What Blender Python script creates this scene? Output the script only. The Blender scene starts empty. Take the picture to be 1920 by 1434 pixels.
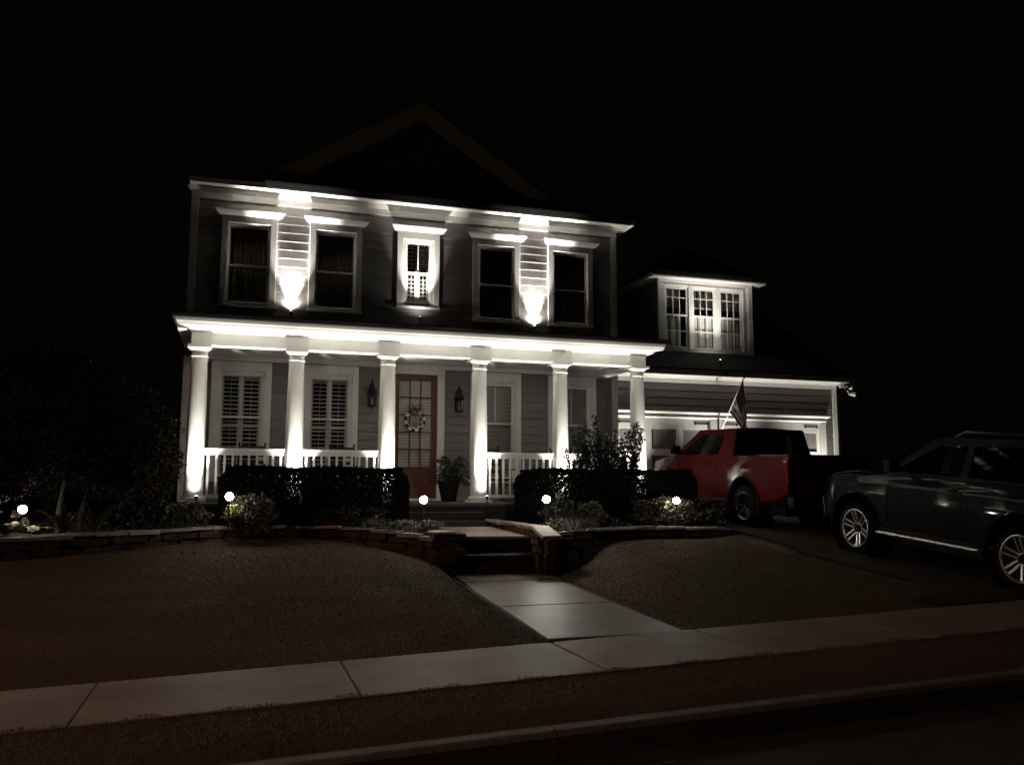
import bpy, bmesh, math, random
import numpy as np
from mathutils import Vector, Matrix
R = math.radians
random.seed(7); rng = np.random.default_rng(11)
sc = bpy.context.scene
C = sc.collection

# ---------------------------------------------------------------- camera
cam = bpy.data.cameras.new('camera'); cam.lens = 30.54; cam.sensor_width = 36
cam.clip_start = .05; cam.clip_end = 600
co = bpy.data.objects.new('camera', cam); C.objects.link(co)
co.matrix_world = (Matrix.Translation((0, 0, .2417)) @ Matrix.Rotation(-.3072, 4, 'Z')
                   @ Matrix.Rotation(math.pi/2 + .1223, 4, 'X') @ Matrix.Rotation(.0026, 4, 'Z'))
sc.camera = co
# ---------------------------------------------------------------- world: night sky
w = bpy.data.worlds.new('World'); sc.world = w; w.use_nodes = True
nt = w.node_tree; nt.nodes.clear()
out = nt.nodes.new('ShaderNodeOutputWorld'); bg = nt.nodes.new('ShaderNodeBackground')
sky = nt.nodes.new('ShaderNodeTexSky'); sky.sky_type = 'NISHITA'; sky.sun_disc = False
sky.sun_elevation = R(70); sky.sun_rotation = R(30)
hs = nt.nodes.new('ShaderNodeHueSaturation'); hs.inputs['Saturation'].default_value = .15
mx = nt.nodes.new('ShaderNodeMixRGB'); mx.blend_type = 'MULTIPLY'; mx.inputs[0].default_value = 1
mx.inputs[2].default_value = (1, .93, .62, 1)
nt.links.new(sky.outputs[0], hs.inputs['Color']); nt.links.new(hs.outputs[0], mx.inputs[1])
nt.links.new(mx.outputs[0], bg.inputs[0]); nt.links.new(bg.outputs[0], out.inputs[0])
bg.inputs[1].default_value = .00016
# ---------------------------------------------------------------- one weak warm sun, added as fill, source unseen
def lamp(kind, name, energy, color, parent=None, loc=(0, 0, 0), aim=None, **kw):
    l = bpy.data.lights.new(name, kind); l.energy = energy; l.color = color
    for k, v in kw.items(): setattr(l, k, v)
    o = bpy.data.objects.new(name, l); C.objects.link(o); o.location = loc
    if aim is not None:
        o.rotation_euler = (Vector(aim) - Vector(loc)).to_track_quat('-Z', 'Y').to_euler()
    if parent is not None:
        o.parent = parent; o.matrix_parent_inverse = Matrix.Translation(-Vector(parent.location))
    return o
lamp('SUN', 'fill_sun', .006, (1, .85, .7), loc=(-20, -30, 20), aim=(4, 16, 0), angle=R(.5))
sc.view_settings.view_transform = 'Standard'; sc.view_settings.look = 'None'
sc.view_settings.exposure = 0; sc.view_settings.gamma = 1
WARM = (1.0, .95, .85)

# ---------------------------------------------------------------- materials
def mat(name, col, rough=.6, var=0, scale=8, bump=0, bscale=60, metal=0, coat=0, emit=None, es=0, trans=0, spec=.5, col2=None, stretch=(1, 1, 1)):
    m = bpy.data.materials.new(name); m.use_nodes = True
    n = m.node_tree.nodes; L = m.node_tree.links; b = n['Principled BSDF']
    b.inputs['Base Color'].default_value = (*col, 1); b.inputs['Roughness'].default_value = rough
    b.inputs['Metallic'].default_value = metal; b.inputs['Coat Weight'].default_value = coat
    b.inputs['Coat Roughness'].default_value = .04
    b.inputs['Specular IOR Level'].default_value = spec
    if trans: b.inputs['Transmission Weight'].default_value = trans
    if emit: b.inputs['Emission Color'].default_value = (*emit, 1); b.inputs['Emission Strength'].default_value = es
    if var or bump:
        tc = n.new('ShaderNodeTexCoord'); mp = n.new('ShaderNodeMapping'); mp.inputs['Scale'].default_value = stretch
        L.new(tc.outputs['Object'], mp.inputs[0])
    if var:
        t = n.new('ShaderNodeTexNoise'); t.inputs['Scale'].default_value = scale; t.inputs['Detail'].default_value = 6
        L.new(mp.outputs[0], t.inputs['Vector'])
        r = n.new('ShaderNodeValToRGB'); r.color_ramp.elements[0].position = .3; r.color_ramp.elements[1].position = .7
        c2 = col2 if col2 else tuple(min(1, c*(1+var)) for c in col)
        r.color_ramp.elements[0].color = (*[c*(1-var) for c in col], 1); r.color_ramp.elements[1].color = (*c2, 1)
        L.new(t.outputs[0], r.inputs[0]); L.new(r.outputs[0], b.inputs['Base Color'])
    if bump:
        t2 = n.new('ShaderNodeTexNoise'); t2.inputs['Scale'].default_value = bscale; t2.inputs['Detail'].default_value = 5
        L.new(mp.outputs[0], t2.inputs['Vector'])
        bp = n.new('ShaderNodeBump'); bp.inputs['Strength'].default_value = bump; bp.inputs['Distance'].default_value = .02
        L.new(t2.outputs[0], bp.inputs['Height']); L.new(bp.outputs[0], b.inputs['Normal'])
    return m
def glassmat(name, tint, gloss=.12, rough=.03):
    m = bpy.data.materials.new(name); m.use_nodes = True; n = m.node_tree.nodes; L = m.node_tree.links
    n.clear(); o = n.new('ShaderNodeOutputMaterial'); mxs = n.new('ShaderNodeMixShader')
    t = n.new('ShaderNodeBsdfTransparent'); t.inputs[0].default_value = (*tint, 1)
    g = n.new('ShaderNodeBsdfGlossy'); g.inputs['Roughness'].default_value = rough
    lw = n.new('ShaderNodeLayerWeight'); lw.inputs[0].default_value = gloss
    L.new(lw.outputs['Fresnel'], mxs.inputs[0]); L.new(t.outputs[0], mxs.inputs[1]); L.new(g.outputs[0], mxs.inputs[2])
    L.new(mxs.outputs[0], o.inputs[0]); return m
M = dict(
    white=mat('white_paint', (.74, .73, .70), .45, var=.05, scale=3, bump=.05, bscale=30),
    siding=mat('grey_siding', (.20, .187, .185), .55, var=.08, scale=4, bump=.12, bscale=40, stretch=(.3, 1, 3)),
    roof=mat('dark_shingle', (.018, .016, .015), .85, var=.4, scale=20, bump=.5, bscale=50),
    warmtrim=mat('rake_trim', (.23, .17, .12), .6, var=.1),
    dark=mat('dark_interior_and_bar_shadow', (.03, .024, .02), .8),
    gutter=mat('black_gutter', (.005, .005, .005), .25, spec=.08),
    glass=glassmat('window_glass', (.8, .8, .8), .12),
    carglass=glassmat('car_glass', (.10, .10, .10), .10),
    shutter=mat('shutter_white', (.62, .60, .57), .5),
    blind=mat('blind', (.52, .49, .45), .6),
    doorred=mat('red_door', (.12, .034, .02), .4, var=.15, scale=5),
    muntin=mat('door_muntin', (.09, .03, .02), .5),
    black=mat('black_metal', (.012, .012, .012), .4),
    lampblack=mat('lantern_metal', (.015, .013, .011), .5, metal=.3),
    floor=mat('porch_floor', (.09, .08, .075), .6, var=.2, scale=6),
    brick=mat('porch_base', (.022, .016, .013), .8, var=.4, scale=12, bump=.3),
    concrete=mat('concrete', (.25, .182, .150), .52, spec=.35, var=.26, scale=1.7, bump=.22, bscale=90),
    kerb=mat('kerb_concrete', (.15, .14, .12), .7, var=.2, scale=5, bump=.2),
    asphalt=mat('asphalt', (.045, .043, .04), .75, var=.25, scale=3, bump=.4, bscale=160),
    lawn=mat('lawn', (.10, .07, .04), .9, var=.28, scale=1.2, bump=.8, bscale=70, stretch=(.6, 1.5, 1)),
    blade=mat('grass_blade', (.125, .087, .048), .85, var=.14, scale=.9, spec=.1),
    mulch=mat('mulch', (.03, .02, .015), .9, var=.5, scale=30, bump=.9, bscale=60),
    stone=mat('field_stone', (.06, .030, .020), .9, var=.5, scale=3.5, bump=.8, bscale=25, col2=(.085, .05, .036), spec=.2),
    cap=mat('stone_cap', (.27, .22, .18), .75, var=.3, scale=5, bump=.5, bscale=25),
    bark=mat('bark', (.014, .012, .010), .9, var=.3, scale=15, bump=.6, bscale=30, stretch=(1, 1, .3)),
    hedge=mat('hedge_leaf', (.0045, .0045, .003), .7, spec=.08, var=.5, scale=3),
    maple=mat('maple_leaf', (.036, .027, .019), .7, spec=.15, var=.4, scale=4),
    leaf=mat('shrub_leaf', (.05, .043, .028), .55, var=.4, scale=6),
    leafdark=mat('dark_leaf', (.014, .014, .009), .45, var=.4, scale=6),
    leafyel=mat('yellow_leaf', (.30, .285, .12), .5, var=.2, scale=9),
    leafgrey=mat('silver_leaf', (.06, .055, .042), .6, var=.3, scale=7),
    petal=mat('white_petal', (.75, .74, .68), .6),
    bulb=mat('lit_globe', (.9, .9, .85), .3, emit=(1, .95, .85), es=30),
    lens=mat('lit_lens', (.9, .9, .85), .3, emit=(1, .95, .85), es=25),
    pot=mat('glazed_pot', (.012, .012, .012), .5, spec=.2),
    wood=mat('stained_wood', (.05, .028, .018), .5, var=.2, scale=10),
    red=mat('red_car_paint', (.085, .005, .006), .55, coat=.28, spec=.05),
    grey=mat('dark_grey_car_paint', (.0065, .006, .0058), .5, coat=.25, spec=.06),
    plastic=mat('black_plastic_and_shade', (.006, .006, .006), .6, spec=.15),
    tyre=mat('tyre_rubber', (.008, .008, .008), .9, spec=.1, bump=.2, bscale=40),
    chrome=mat('chrome', (.75, .74, .72), .12, metal=1),
    alloy=mat('alloy', (.55, .54, .52), .3, metal=.85),
    darkalloy=mat('dark_alloy', (.10, .10, .10), .3, metal=.8),
    seat=mat('seat_fabric', (.02, .02, .02), .8),
    taill=mat('tail_lamp_red', (.25, .01, .01), .15, coat=1),
    headl=mat('head_lamp_clear', (.35, .35, .34), .08, coat=1),
    flagred=mat('flag_red', (.06, .022, .018), .8), flagwhite=mat('flag_white', (.30, .28, .25), .8),
    flagblue=mat('flag_blue', (.010, .011, .022), .8),
    polewhite=mat('pole_white', (.8, .79, .76), .35), gold=mat('gold_ball', (.3, .2, .06), .3, metal=1),
    ckblack=mat('check_black', (.008, .008, .008), .5), ckwhite=mat('check_white', (.72, .70, .66), .6),
    ribbon=mat('burlap_ribbon', (.20, .17, .12), .8, var=.3, scale=40), pewter=mat('grey_letter', (.24, .235, .225), .5),
    hinge=mat('hinge_iron', (.012, .012, .012), .5),
    garpanel=mat('garage_panel', (.20, .19, .18), .5, var=.06, scale=5),
)

# ---------------------------------------------------------------- object helpers
def tag(o, label=None, cat=None, group=None, kind=None):
    if label: o['label'] = label
    if cat: o['category'] = cat
    if group: o['group'] = group
    if kind: o['kind'] = kind
    return o
def thing(name, label, cat, loc=(0, 0, 0), group=None, rot=(0, 0, 0)):
    o = bpy.data.objects.new(name, None); C.objects.link(o); o.location = loc; o.rotation_euler = rot
    o.empty_display_size = .1
    return tag(o, label, cat, group)
class MB:
    def __init__(s): s.v = []; s.f = []; s.mi = []; s.off = (0, 0, 0)
    def add(s, vs, fs, mi=0):
        n = len(s.v); s.v += [tuple(v) for v in vs]; s.f += [tuple(i+n for i in f) for f in fs]; s.mi += [mi]*len(fs); return s
    def box(s, a, b, mi=0):
        x0, y0, z0 = a; x1, y1, z1 = b
        return s.add([(x0,y0,z0),(x1,y0,z0),(x1,y1,z0),(x0,y1,z0),(x0,y0,z1),(x1,y0,z1),(x1,y1,z1),(x0,y1,z1)],
                     [(0,3,2,1),(4,5,6,7),(0,1,5,4),(1,2,6,5),(2,3,7,6),(3,0,4,7)], mi)
    def obox(s, c, size, rot=None, mi=0, jit=0):
        m = (rot or Matrix.Identity(3)); vs = []
        for z in (-1, 1):
            for x, y in ((-1,-1),(1,-1),(1,1),(-1,1)):
                p = Vector((x*size[0]/2, y*size[1]/2, z*size[2]/2))
                if jit: p += Vector([random.uniform(-jit, jit) for _ in range(3)])
                vs.append(m @ p + Vector(c))
        return s.add(vs, [(0,3,2,1),(4,5,6,7),(0,1,5,4),(1,2,6,5),(2,3,7,6),(3,0,4,7)], mi)
    def quad(s, a, b, c, d, mi=0): return s.add([a, b, c, d], [(0, 1, 2, 3)], mi)
    def tube(s, pts, r, n=8, cap=True, mi=0):
        pts = [Vector(p) for p in pts]; rs = r if isinstance(r, (list, tuple)) else [r]*len(pts)
        vs = []; fs = []; ref = Vector((0, 0, 1))
        for i, p in enumerate(pts):
            d = (pts[min(i+1, len(pts)-1)] - pts[max(i-1, 0)]).normalized()
            rf = ref if abs(d.dot(ref)) < .95 else Vector((1, 0, 0))
            u = d.cross(rf).normalized(); v = d.cross(u)
            for k in range(n):
                a = 2*math.pi*k/n; vs.append(p + (u*math.cos(a) + v*math.sin(a))*rs[i])
        for i in range(len(pts)-1):
            for k in range(n):
                fs.append((i*n+k, i*n+(k+1) % n, (i+1)*n+(k+1) % n, (i+1)*n+k))
        if cap: fs.append(tuple(range(n))[::-1]); fs.append(tuple((len(pts)-1)*n+k for k in range(n)))
        return s.add(vs, fs, mi)
    def lathe(s, prof, c=(0, 0, 0), n=24, axis='z', mi=0, cap=True):
        vs = []; fs = []
        for r, h in prof:
            for k in range(n):
                a = 2*math.pi*k/n; x, y = r*math.cos(a), r*math.sin(a)
                p = (x, y, h) if axis == 'z' else ((h, x, y) if axis == 'x' else (x, h, y))
                vs.append((p[0]+c[0], p[1]+c[1], p[2]+c[2]))
        for i in range(len(prof)-1):
            for k in range(n): fs.append((i*n+k, i*n+(k+1) % n, (i+1)*n+(k+1) % n, (i+1)*n+k))
        if cap:
            if prof[0][0] > 1e-4: fs.append(tuple(range(n))[::-1])
            if prof[-1][0] > 1e-4: fs.append(tuple((len(prof)-1)*n+k for k in range(n)))
        return s.add(vs, fs, mi)
    def sphere(s, c, r, n=16, mi=0, sq=1):
        return s.lathe([(max(r*math.sin(math.pi*i/16), 1e-5), -r*sq*math.cos(math.pi*i/16)) for i in range(17)], c, n, mi=mi, cap=False)
    def sweepx(s, prof, x0, x1, mi=0, e0=0, e1=0):
        """profile of (y,z), extruded along x; e0/e1: how much ends flare with outward (-y) projection"""
        ymax = max(p[0] for p in prof); n = len(prof)
        vs = [(x0 - e0*(ymax-y), y, z) for y, z in prof] + [(x1 + e1*(ymax-y), y, z) for y, z in prof]
        fs = [(i, (i+1) % n, n+(i+1) % n, n+i) for i in range(n)] + [tuple(range(n))[::-1], tuple(range(n, 2*n))]
        return s.add(vs, fs, mi)
    def build(s, name, mats, parent=None, smooth=False, bevel=0, fixn=True):
        me = bpy.data.meshes.new(name); me.from_pydata(s.v, [], s.f)
        mats = mats if isinstance(mats, (list, tuple)) else [mats]
        for m in mats: me.materials.append(m)
        if len(mats) > 1: me.polygons.foreach_set('material_index', s.mi)
        if fixn:
            bm = bmesh.new(); bm.from_mesh(me); bmesh.ops.recalc_face_normals(bm, faces=bm.faces); bm.to_mesh(me); bm.free()
        if smooth:
            for p in me.polygons: p.use_smooth = True
        me.update()
        o = bpy.data.objects.new(name, me); C.objects.link(o)
        if parent is not None:
            o.parent = parent
            loc = Vector((0, 0, 0)); p = parent
            while p is not None and p.get('_base') is None: loc += p.location; p = p.parent
            o.location = (0, 0, 0)
            if s.off == 'world':
                o.location = -loc
        if bevel:
            b = o.modifiers.new('bevel', 'BEVEL'); b.width = bevel; b.segments = 2; b.limit_method = 'ANGLE'
        if smooth:
            try:
                me.set_sharp_from_angle(angle=R(40))
            except Exception: pass
        return o
def WB():       # a builder whose coordinates are world coordinates even under a parent
    m = MB(); m.off = 'world'; return m
def holed(outline, holes, fmap, thick, name, m, parent, world=True):
    """flat panel given in 2D with holes, mapped to 3D by fmap(a,b,depth)"""
    bm = bmesh.new(); es = []
    for loop in [outline] + holes:
        vs = [bm.verts.new((p[0], 0, p[1])) for p in loop]
        for i in range(len(vs)): es.append(bm.edges.new((vs[i], vs[(i+1) % len(vs)])))
    bmesh.ops.triangle_fill(bm, use_beauty=True, edges=es)
    vs = [(v.co.x, v.co.z) for v in bm.verts]; fs = [[v.index for v in f.verts] for f in bm.faces]
    bm.verts.index_update(); fs = [[v.index for v in f.verts] for f in bm.faces]
    edges = [(e.verts[0].index, e.verts[1].index) for e in bm.edges if len(e.link_faces) == 1]
    bm.free(); n = len(vs)
    mb = WB() if world else MB()
    V = [fmap(a, b, 0) for a, b in vs] + [fmap(a, b, thick) for a, b in vs]
    F = [tuple(f) for f in fs] + [tuple(i+n for i in f[::-1]) for f in fs] + [(a, b, b+n, a+n) for a, b in edges]
    mb.add(V, F); return mb.build(name, m, parent)

# ================================================================ TERRAIN
def base(x): return -1.29 + .033*np.clip(x, -12, 14)
WX = [-14, -8, -4, -2.63, -1.6, -.76, .35, 1.29, 2.02, 2.68, 3.0, 4.3, 4.5, 5.16, 5.74, 6.4, 8.4, 9.5]
WY = [10.6, 10.6, 11.0, 11.9, 12.8, 13.4, 13.9, 13.8, 13.2, 12.5, 12.2, 12.2, 12.2, 12.7, 13.0, 13.2, 13.2, 13.2]
WZ = [-.72, -.70, -.66, -.62, -.58, -.54, -.51, -.50, -.58, -.74, -.93, -.96, -1.0, -.80, -.61, -.56, -.57, -.57]
def wy(x): return np.interp(x, WX, WY)
def wz(x): return np.interp(x, WX, WZ)
DY = [5.5, 7.9, 8.2, 11.07, 12.0, 12.6, 13.75, 17, 18.6, 30]
DZ = [-1.10, -1.03, -.955, -.71, -.56, -.485, -.405, -.29, -.24, -.2]
def drivez(x, y): return np.interp(y, DY, DZ)
def lawnz(x, y):
    b = base(x)
    yw = wy(x); t = np.clip((y-8.0)/(yw-8.0), 0, 1)
    s = t + .22*t*(1-t)
    z = b - .012 + (wz(x)-b)*s
    bed = np.where(y > yw+.16, -.42, z)
    r = np.clip((x-7.6)/.9, 0, 1); r = r*r*(3-2*r)
    z = bed*(1-r) + (drivez(x, y)-.05)*r
    pzz = -1.17 + .205*(y-8.0)/4.2; e0 = 2.9+.10*(y-8)/4.2; e1 = 4.38-.06*(y-8)/4.2
    k = np.clip(np.maximum(e0-x, x-e1)/.30, 0, 1); k = k*k*(3-2*k)      # turf eases down to the path edges
    z = np.where((y > 7.9) & (y < 12.3), (pzz-.004)*(1-k) + z*k, z)
    z = np.where((x > 2.99) & (x < 4.31) & (y > 7.9) & (y <= 12.1), pzz-.06, z)
    z = np.where((x > 2.96) & (x < 4.36) & (y > 12.1) & (y < 15.5), -1.08, z)
    z = np.where((y < 8.0) & (y > 5.39), b-.014-.036*np.clip((5.75-y)/.3, 0, 1), z)
    z = np.where(y <= 5.39, b-.45, z)
    return z
def grid(name, xs, ys, zf, m, parent=None, smooth=True):
    X, Y = np.meshgrid(xs, ys); Z = zf(X, Y)
    v = np.stack([X.ravel(), Y.ravel(), Z.ravel()], 1)
    nx, ny = len(xs), len(ys); i = np.arange((ny-1)*(nx-1)); r = i//(nx-1); c = i % (nx-1); a = r*nx+c
    f = np.stack([a, a+1, a+nx+1, a+nx], 1)
    me = bpy.data.meshes.new(name); me.from_pydata(v.tolist(), [], f.tolist()); me.materials.append(m)
    if smooth:
        for p in me.polygons: p.use_smooth = True
    o = bpy.data.objects.new(name, me); C.objects.link(o); o.parent = parent
    return o
xs = np.concatenate([[-200, -120, -60, -30, -20, -14, -10], np.arange(-8, 2.7, .16), np.arange(2.75, 4.6, .05), np.arange(4.7, 14.01, .16), [16, 20, 26, 40, 80, 140, 200]])
ys = np.concatenate([[-200, -100, -40, -10, 0, 5.37, 5.40, 5.45, 5.52, 5.6, 5.7, 5.8, 6.2], np.arange(6.5, 16, .14), np.arange(16, 24, 1.0), [28, 40, 80, 140, 220]])
tag(grid('ground', xs, ys, lawnz, M['lawn']), kind='structure')
tag(grid('street', np.concatenate([[-200], np.arange(-20, 40, 2.), [200]]), [-30, -5, 0, 2.5, 4.7, 5.30],
    lambda x, y: base(x)-.20-.01*np.clip(2.5-y, 0, 4) - .02*(y > 4.9), M['asphalt']), kind='structure')
# kerb with rounded edge, gutter pan
mb = MB(); xk = list(np.arange(-40, 41, 2.0))
prof = [(5.29, -.26), (5.31, -.07), (5.335, -.048), (5.36, -.04), (5.47, -.04), (5.47, -.3), (5.29, -.3)]
for x0, x1 in zip(xk[:-1], xk[1:]):
    x1 = x1-.008; n = len(prof)
    vs = [(x0, y, base(x0)+z) for y, z in prof] + [(x1, y, base(x1)+z) for y, z in prof]
    mb.add(vs, [(i, (i+1) % n, n+(i+1) % n, n+i) for i in range(n)] + [tuple(range(n))[::-1], tuple(range(n, 2*n))])
tag(mb.build('kerb', M['kerb']), kind='structure')
# pavement slabs
mb = MB(); js = [-41+1.96*k for k in range(20)] + [-1.0, .95, 2.92, 4.45, 6.1, 8.0, 9.9, 11.8, 13.7, 15.6, 17.5, 20, 24, 30, 40]
js = sorted(j for j in js if not (-2.6 < j < -1.1)); js = [j for j in js if j <= -2.6] + [-2.95+0]*0 + [j for j in js if j >= -1.1]
for x0, x1 in zip(js[:-1], js[1:]):
    a, b = x0+.009, x1-.009; y0, y1 = 6.6, 7.99; za, zb = base(a), base(b)
    c = .012
    mb.add([(a, y0, za-.1), (b, y0, zb-.1), (b, y1, zb-.1), (a, y1, za-.1),
            (a, y0, za-.008), (b, y0, zb-.008), (b, y1, zb-.008), (a, y1, za-.008),
            (a+c, y0+c, za), (b-c, y0+c, zb), (b-c, y1-c, zb), (a+c, y1-c, za)],
           [(0,3,2,1),(0,1,5,4),(1,2,6,5),(2,3,7,6),(3,0,4,7),(4,5,9,8),(5,6,10,9),(6,7,11,10),(7,4,8,11),(8,9,10,11)])
tag(mb.build('pavement', M['concrete']), kind='structure')
# front path slabs
mb = MB()
def pz(y): return -1.17 + (-.965+1.17)*(y-8.0)/4.2
for y0, y1 in ((8.0, 9.72), (9.74, 11.55), (11.57, 12.25)):
    def xl(y): return 2.9 + .10*(y-8)/4.2
    def xr(y): return 4.38 - .06*(y-8)/4.2
    c = .012; q = [(xl(y0), y0), (xr(y0), y0), (xr(y1), y1), (xl(y1), y1)]; p = [(xl(y0)+c, y0+c), (xr(y0)-c, y0+c), (xr(y1)-c, y1-c), (xl(y1)+c, y1-c)]
    vs = [(x, y, pz(y)-.12) for x, y in q] + [(x, y, pz(y)-.008) for x, y in q] + [(x, y, pz(y)+.002) for x, y in p]
    mb.add(vs, [(0,3,2,1),(0,1,5,4),(1,2,6,5),(2,3,7,6),(3,0,4,7),(4,5,9,8),(5,6,10,9),(6,7,11,10),(7,4,8,11),(8,9,10,11)])
tag(mb.build('path', mat('path_concrete', (.165, .126, .100), .42, var=.28, scale=2.6, bump=.2, bscale=90, spec=.4)), kind='structure')
# driveway
xs_ = np.linspace(0, 1, 24); ys_ = np.concatenate([np.arange(7.99, 14, .2), np.arange(14, 18.61, .5), [18.6]])
V = []; 
for y in ys_:
    xl_ = 8.15 - 1.0*max(0, (9.2-y)/1.2)**2
    xr_ = 15.2 + 1.0*max(0, (9.2-y)/1.2)**2
    for t in xs_: V.append((xl_+(xr_-xl_)*t, y, float(drivez(0, y)) + (.006 if y > 8 else 0)))
nx = len(xs_); F = [(r*nx+c, r*nx+c+1, (r+1)*nx+c+1, (r+1)*nx+c) for r in range(len(ys_)-1) for c in range(nx-1)]
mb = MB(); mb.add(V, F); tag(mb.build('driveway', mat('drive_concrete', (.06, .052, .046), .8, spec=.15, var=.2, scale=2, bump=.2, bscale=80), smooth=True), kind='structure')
# planting beds
for nm, xa, xb in (('planting_bed', -9, 2.95), ('planting_bed', 4.45, 8.1)):
    xg = np.arange(xa, xb+.01, .1); tt = np.linspace(0, 1, 24)
    V = []
    for x in xg:
        y0 = float(wy(x))+.12
        for t in tt:
            y = y0 + (15.42-y0)*t
            V.append((x, y, -.395 + .02*math.sin(x*7+y*3) + .015*math.sin(y*11-x*5) - (.01 if t == 0 else 0)))
    n = len(tt); F = [(i*n+j, (i+1)*n+j, (i+1)*n+j+1, i*n+j+1) for i in range(len(xg)-1) for j in range(n-1)]
    mb = MB(); mb.add(V, F); tag(mb.build(nm, M['mulch'], smooth=True), kind='structure')

# grass blades
def blades(name, n, xr, yr, ok, h=.017, group=None):
    x = rng.uniform(*xr, n); y = rng.uniform(*yr, n); k = ok(x, y); x = x[k]; y = y[k]; n = len(x)
    z = lawnz(x, y); z = np.where((y > 6.6) & (y < 8.0), base(x)+.001, z); a = rng.uniform(0, math.pi, n); wd = rng.uniform(.002, .004, n); hh = h*rng.uniform(.5, 1.3, n)
    lx = rng.normal(0, .4, n)*hh; ly = rng.normal(0, .4, n)*hh
    v = np.empty((n, 3, 3)); dx = np.cos(a)*wd; dy = np.sin(a)*wd
    v[:, 0] = np.stack([x-dx, y-dy, z-.004], 1); v[:, 1] = np.stack([x+dx, y+dy, z-.004], 1); v[:, 2] = np.stack([x+lx, y+ly, z+hh], 1)
    me = bpy.data.meshes.new(name); me.from_pydata(v.reshape(-1, 3).tolist(), [], np.arange(3*n).reshape(-1, 3).tolist())
    me.materials.append(M['blade']); o = bpy.data.objects.new(name, me); C.objects.link(o)
    return o
def okl(x, y):
    p = (x > 2.86) & (x < 4.40) & (y < 12.3)
    return ~p & (y < wy(x)-.06) & (x < 8.0 - np.clip((9.2-y)/1.2, 0, 1)**2)
tag(blades('grass', 280000, (-6, 8.2), (7.96, 13.9), okl), 'short cropped brown green lawn grass between pavement and stone wall', 'grass', kind='stuff')
tag(blades('grass', 60000, (-3.5, 9.5), (5.5, 6.72), lambda x, y: y < 6.62 + .05*np.sin(x*9)+.03*np.sin(x*23+1)), 'narrow verge of short brown grass between kerb and pavement', 'grass', kind='stuff')

# ================================================================ STONE WALLS
def stone_run(mb, pts, thick=.30, course=.115):
    """pts: (x,y,ztop,zbot) polyline of front face; stones laid in courses"""
    P = [Vector((p[0], p[1])) for p in pts]; seg = [(P[i+1]-P[i]).length for i in range(len(P)-1)]; tot = sum(seg)
    def at(s):
        s = max(0, min(tot-1e-6, s)); i = 0
        while s > seg[i]: s -= seg[i]; i += 1
        t = s/seg[i]; a, b = pts[i], pts[i+1]
        d = (P[i+1]-P[i]).normalized()
        return [a[k]+(b[k]-a[k])*t for k in range(4)], d
    maxh = max(p[2]-p[3] for p in pts)
    n = int(maxh/course)+2
    for c in range(n):
        s = -random.uniform(0, .1)
        while s < tot:
            L = random.uniform(.12, .46); m = min(s+L/2, tot)
            (x, y, zt, zb), d = at(m); nrm = Vector((-d.y, d.x))
            z1 = zt - c*course; z0 = z1 - course
            if z1 > zb-.05:
                hh = course*random.uniform(.76, .98); cz = (z0+z1)/2; out = random.uniform(-.02, .02)
                rot = Matrix(((d.x, nrm.x, 0), (d.y, nrm.y, 0), (0, 0, 1))) @ Matrix.Rotation(random.uniform(-.03, .03), 3, 'Y')
                mb.obox((x+nrm.x*(thick/2+out), y+nrm.y*(thick/2+out), cz), (L*.955, thick-.02, hh), rot, jit=.018)
            s += L
def cap_run(mb, pts, thick=.36, th=.05):
    P = [Vector((p[0], p[1])) for p in pts]; seg = [(P[i+1]-P[i]).length for i in range(len(P)-1)]; tot = sum(seg); s = 0
    while s < tot-.05:
        L = min(random.uniform(.3, .6), tot-s); m = s+L/2; q = m; i = 0
        while q > seg[i]: q -= seg[i]; i += 1
        t = q/seg[i]; d = (P[i+1]-P[i]).normalized(); nrm = Vector((-d.y, d.x)); a, b = pts[i], pts[i+1]
        x, y, z = [a[k]+(b[k]-a[k])*t for k in range(3)]
        rot = Matrix(((d.x, nrm.x, 0), (d.y, nrm.y, 0), (0, 0, 1))) @ Matrix.Rotation(random.uniform(-.02, .02), 3, 'Y')
        mb.obox((x+nrm.x*(thick/2-.03+random.uniform(-.015, .015)), y+nrm.y*(thick/2-.03), z+th/2+random.uniform(-.008, .008)), (L*.98, thick, th*random.uniform(.8, 1.15)), rot, jit=.008)
        s += L
TX = [(-9, 10.6, -.38), (-4, 11.0, -.37), (-2.64, 11.9, -.36), (-1.76, 12.6, -.345), (-.84, 13.4, -.335), (.03, 13.85, -.315), (.97, 13.85, -.32), (1.6, 13.55, -.33), (2.01, 13.2, -.345), (2.45, 12.72, -.40), (2.78, 12.32, -.45)]
left = [(x, y, z-.05, float(wz(x))-.05) for x, y, z in TX]
RX = [(4.52, 12.2, -.41), (5.08, 12.68, -.38), (5.65, 13.0, -.37), (6.41, 13.2, -.37), (7.3, 13.22, -.375), (8.1, 13.2, -.39)]
right = [(x, y, z-.05, float(wz(x))-.05) for x, y, z in RX]
t = thing('retaining_wall', 'long curving stacked stone retaining wall left of the front steps', 'stone wall', (0, 13.9, -.6))
mb = WB(); stone_run(mb, left); mb.build('stones', M['stone'], t, bevel=.012)
mb = WB(); cap_run(mb, [(x, y, z-.045) for x, y, z in TX]); mb.build('coping', M['cap'], t, bevel=.01)
t = thing('retaining_wall', 'shorter curved stone retaining wall right of the front steps below the hedge', 'stone wall', (6, 13, -.6))
mb = WB(); stone_run(mb, right); mb.build('stones', M['stone'], t, bevel=.012)
mb = WB(); cap_run(mb, [(x, y, z-.045) for x, y, z in RX]); mb.build('coping', M['cap'], t, bevel=.01)
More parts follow.
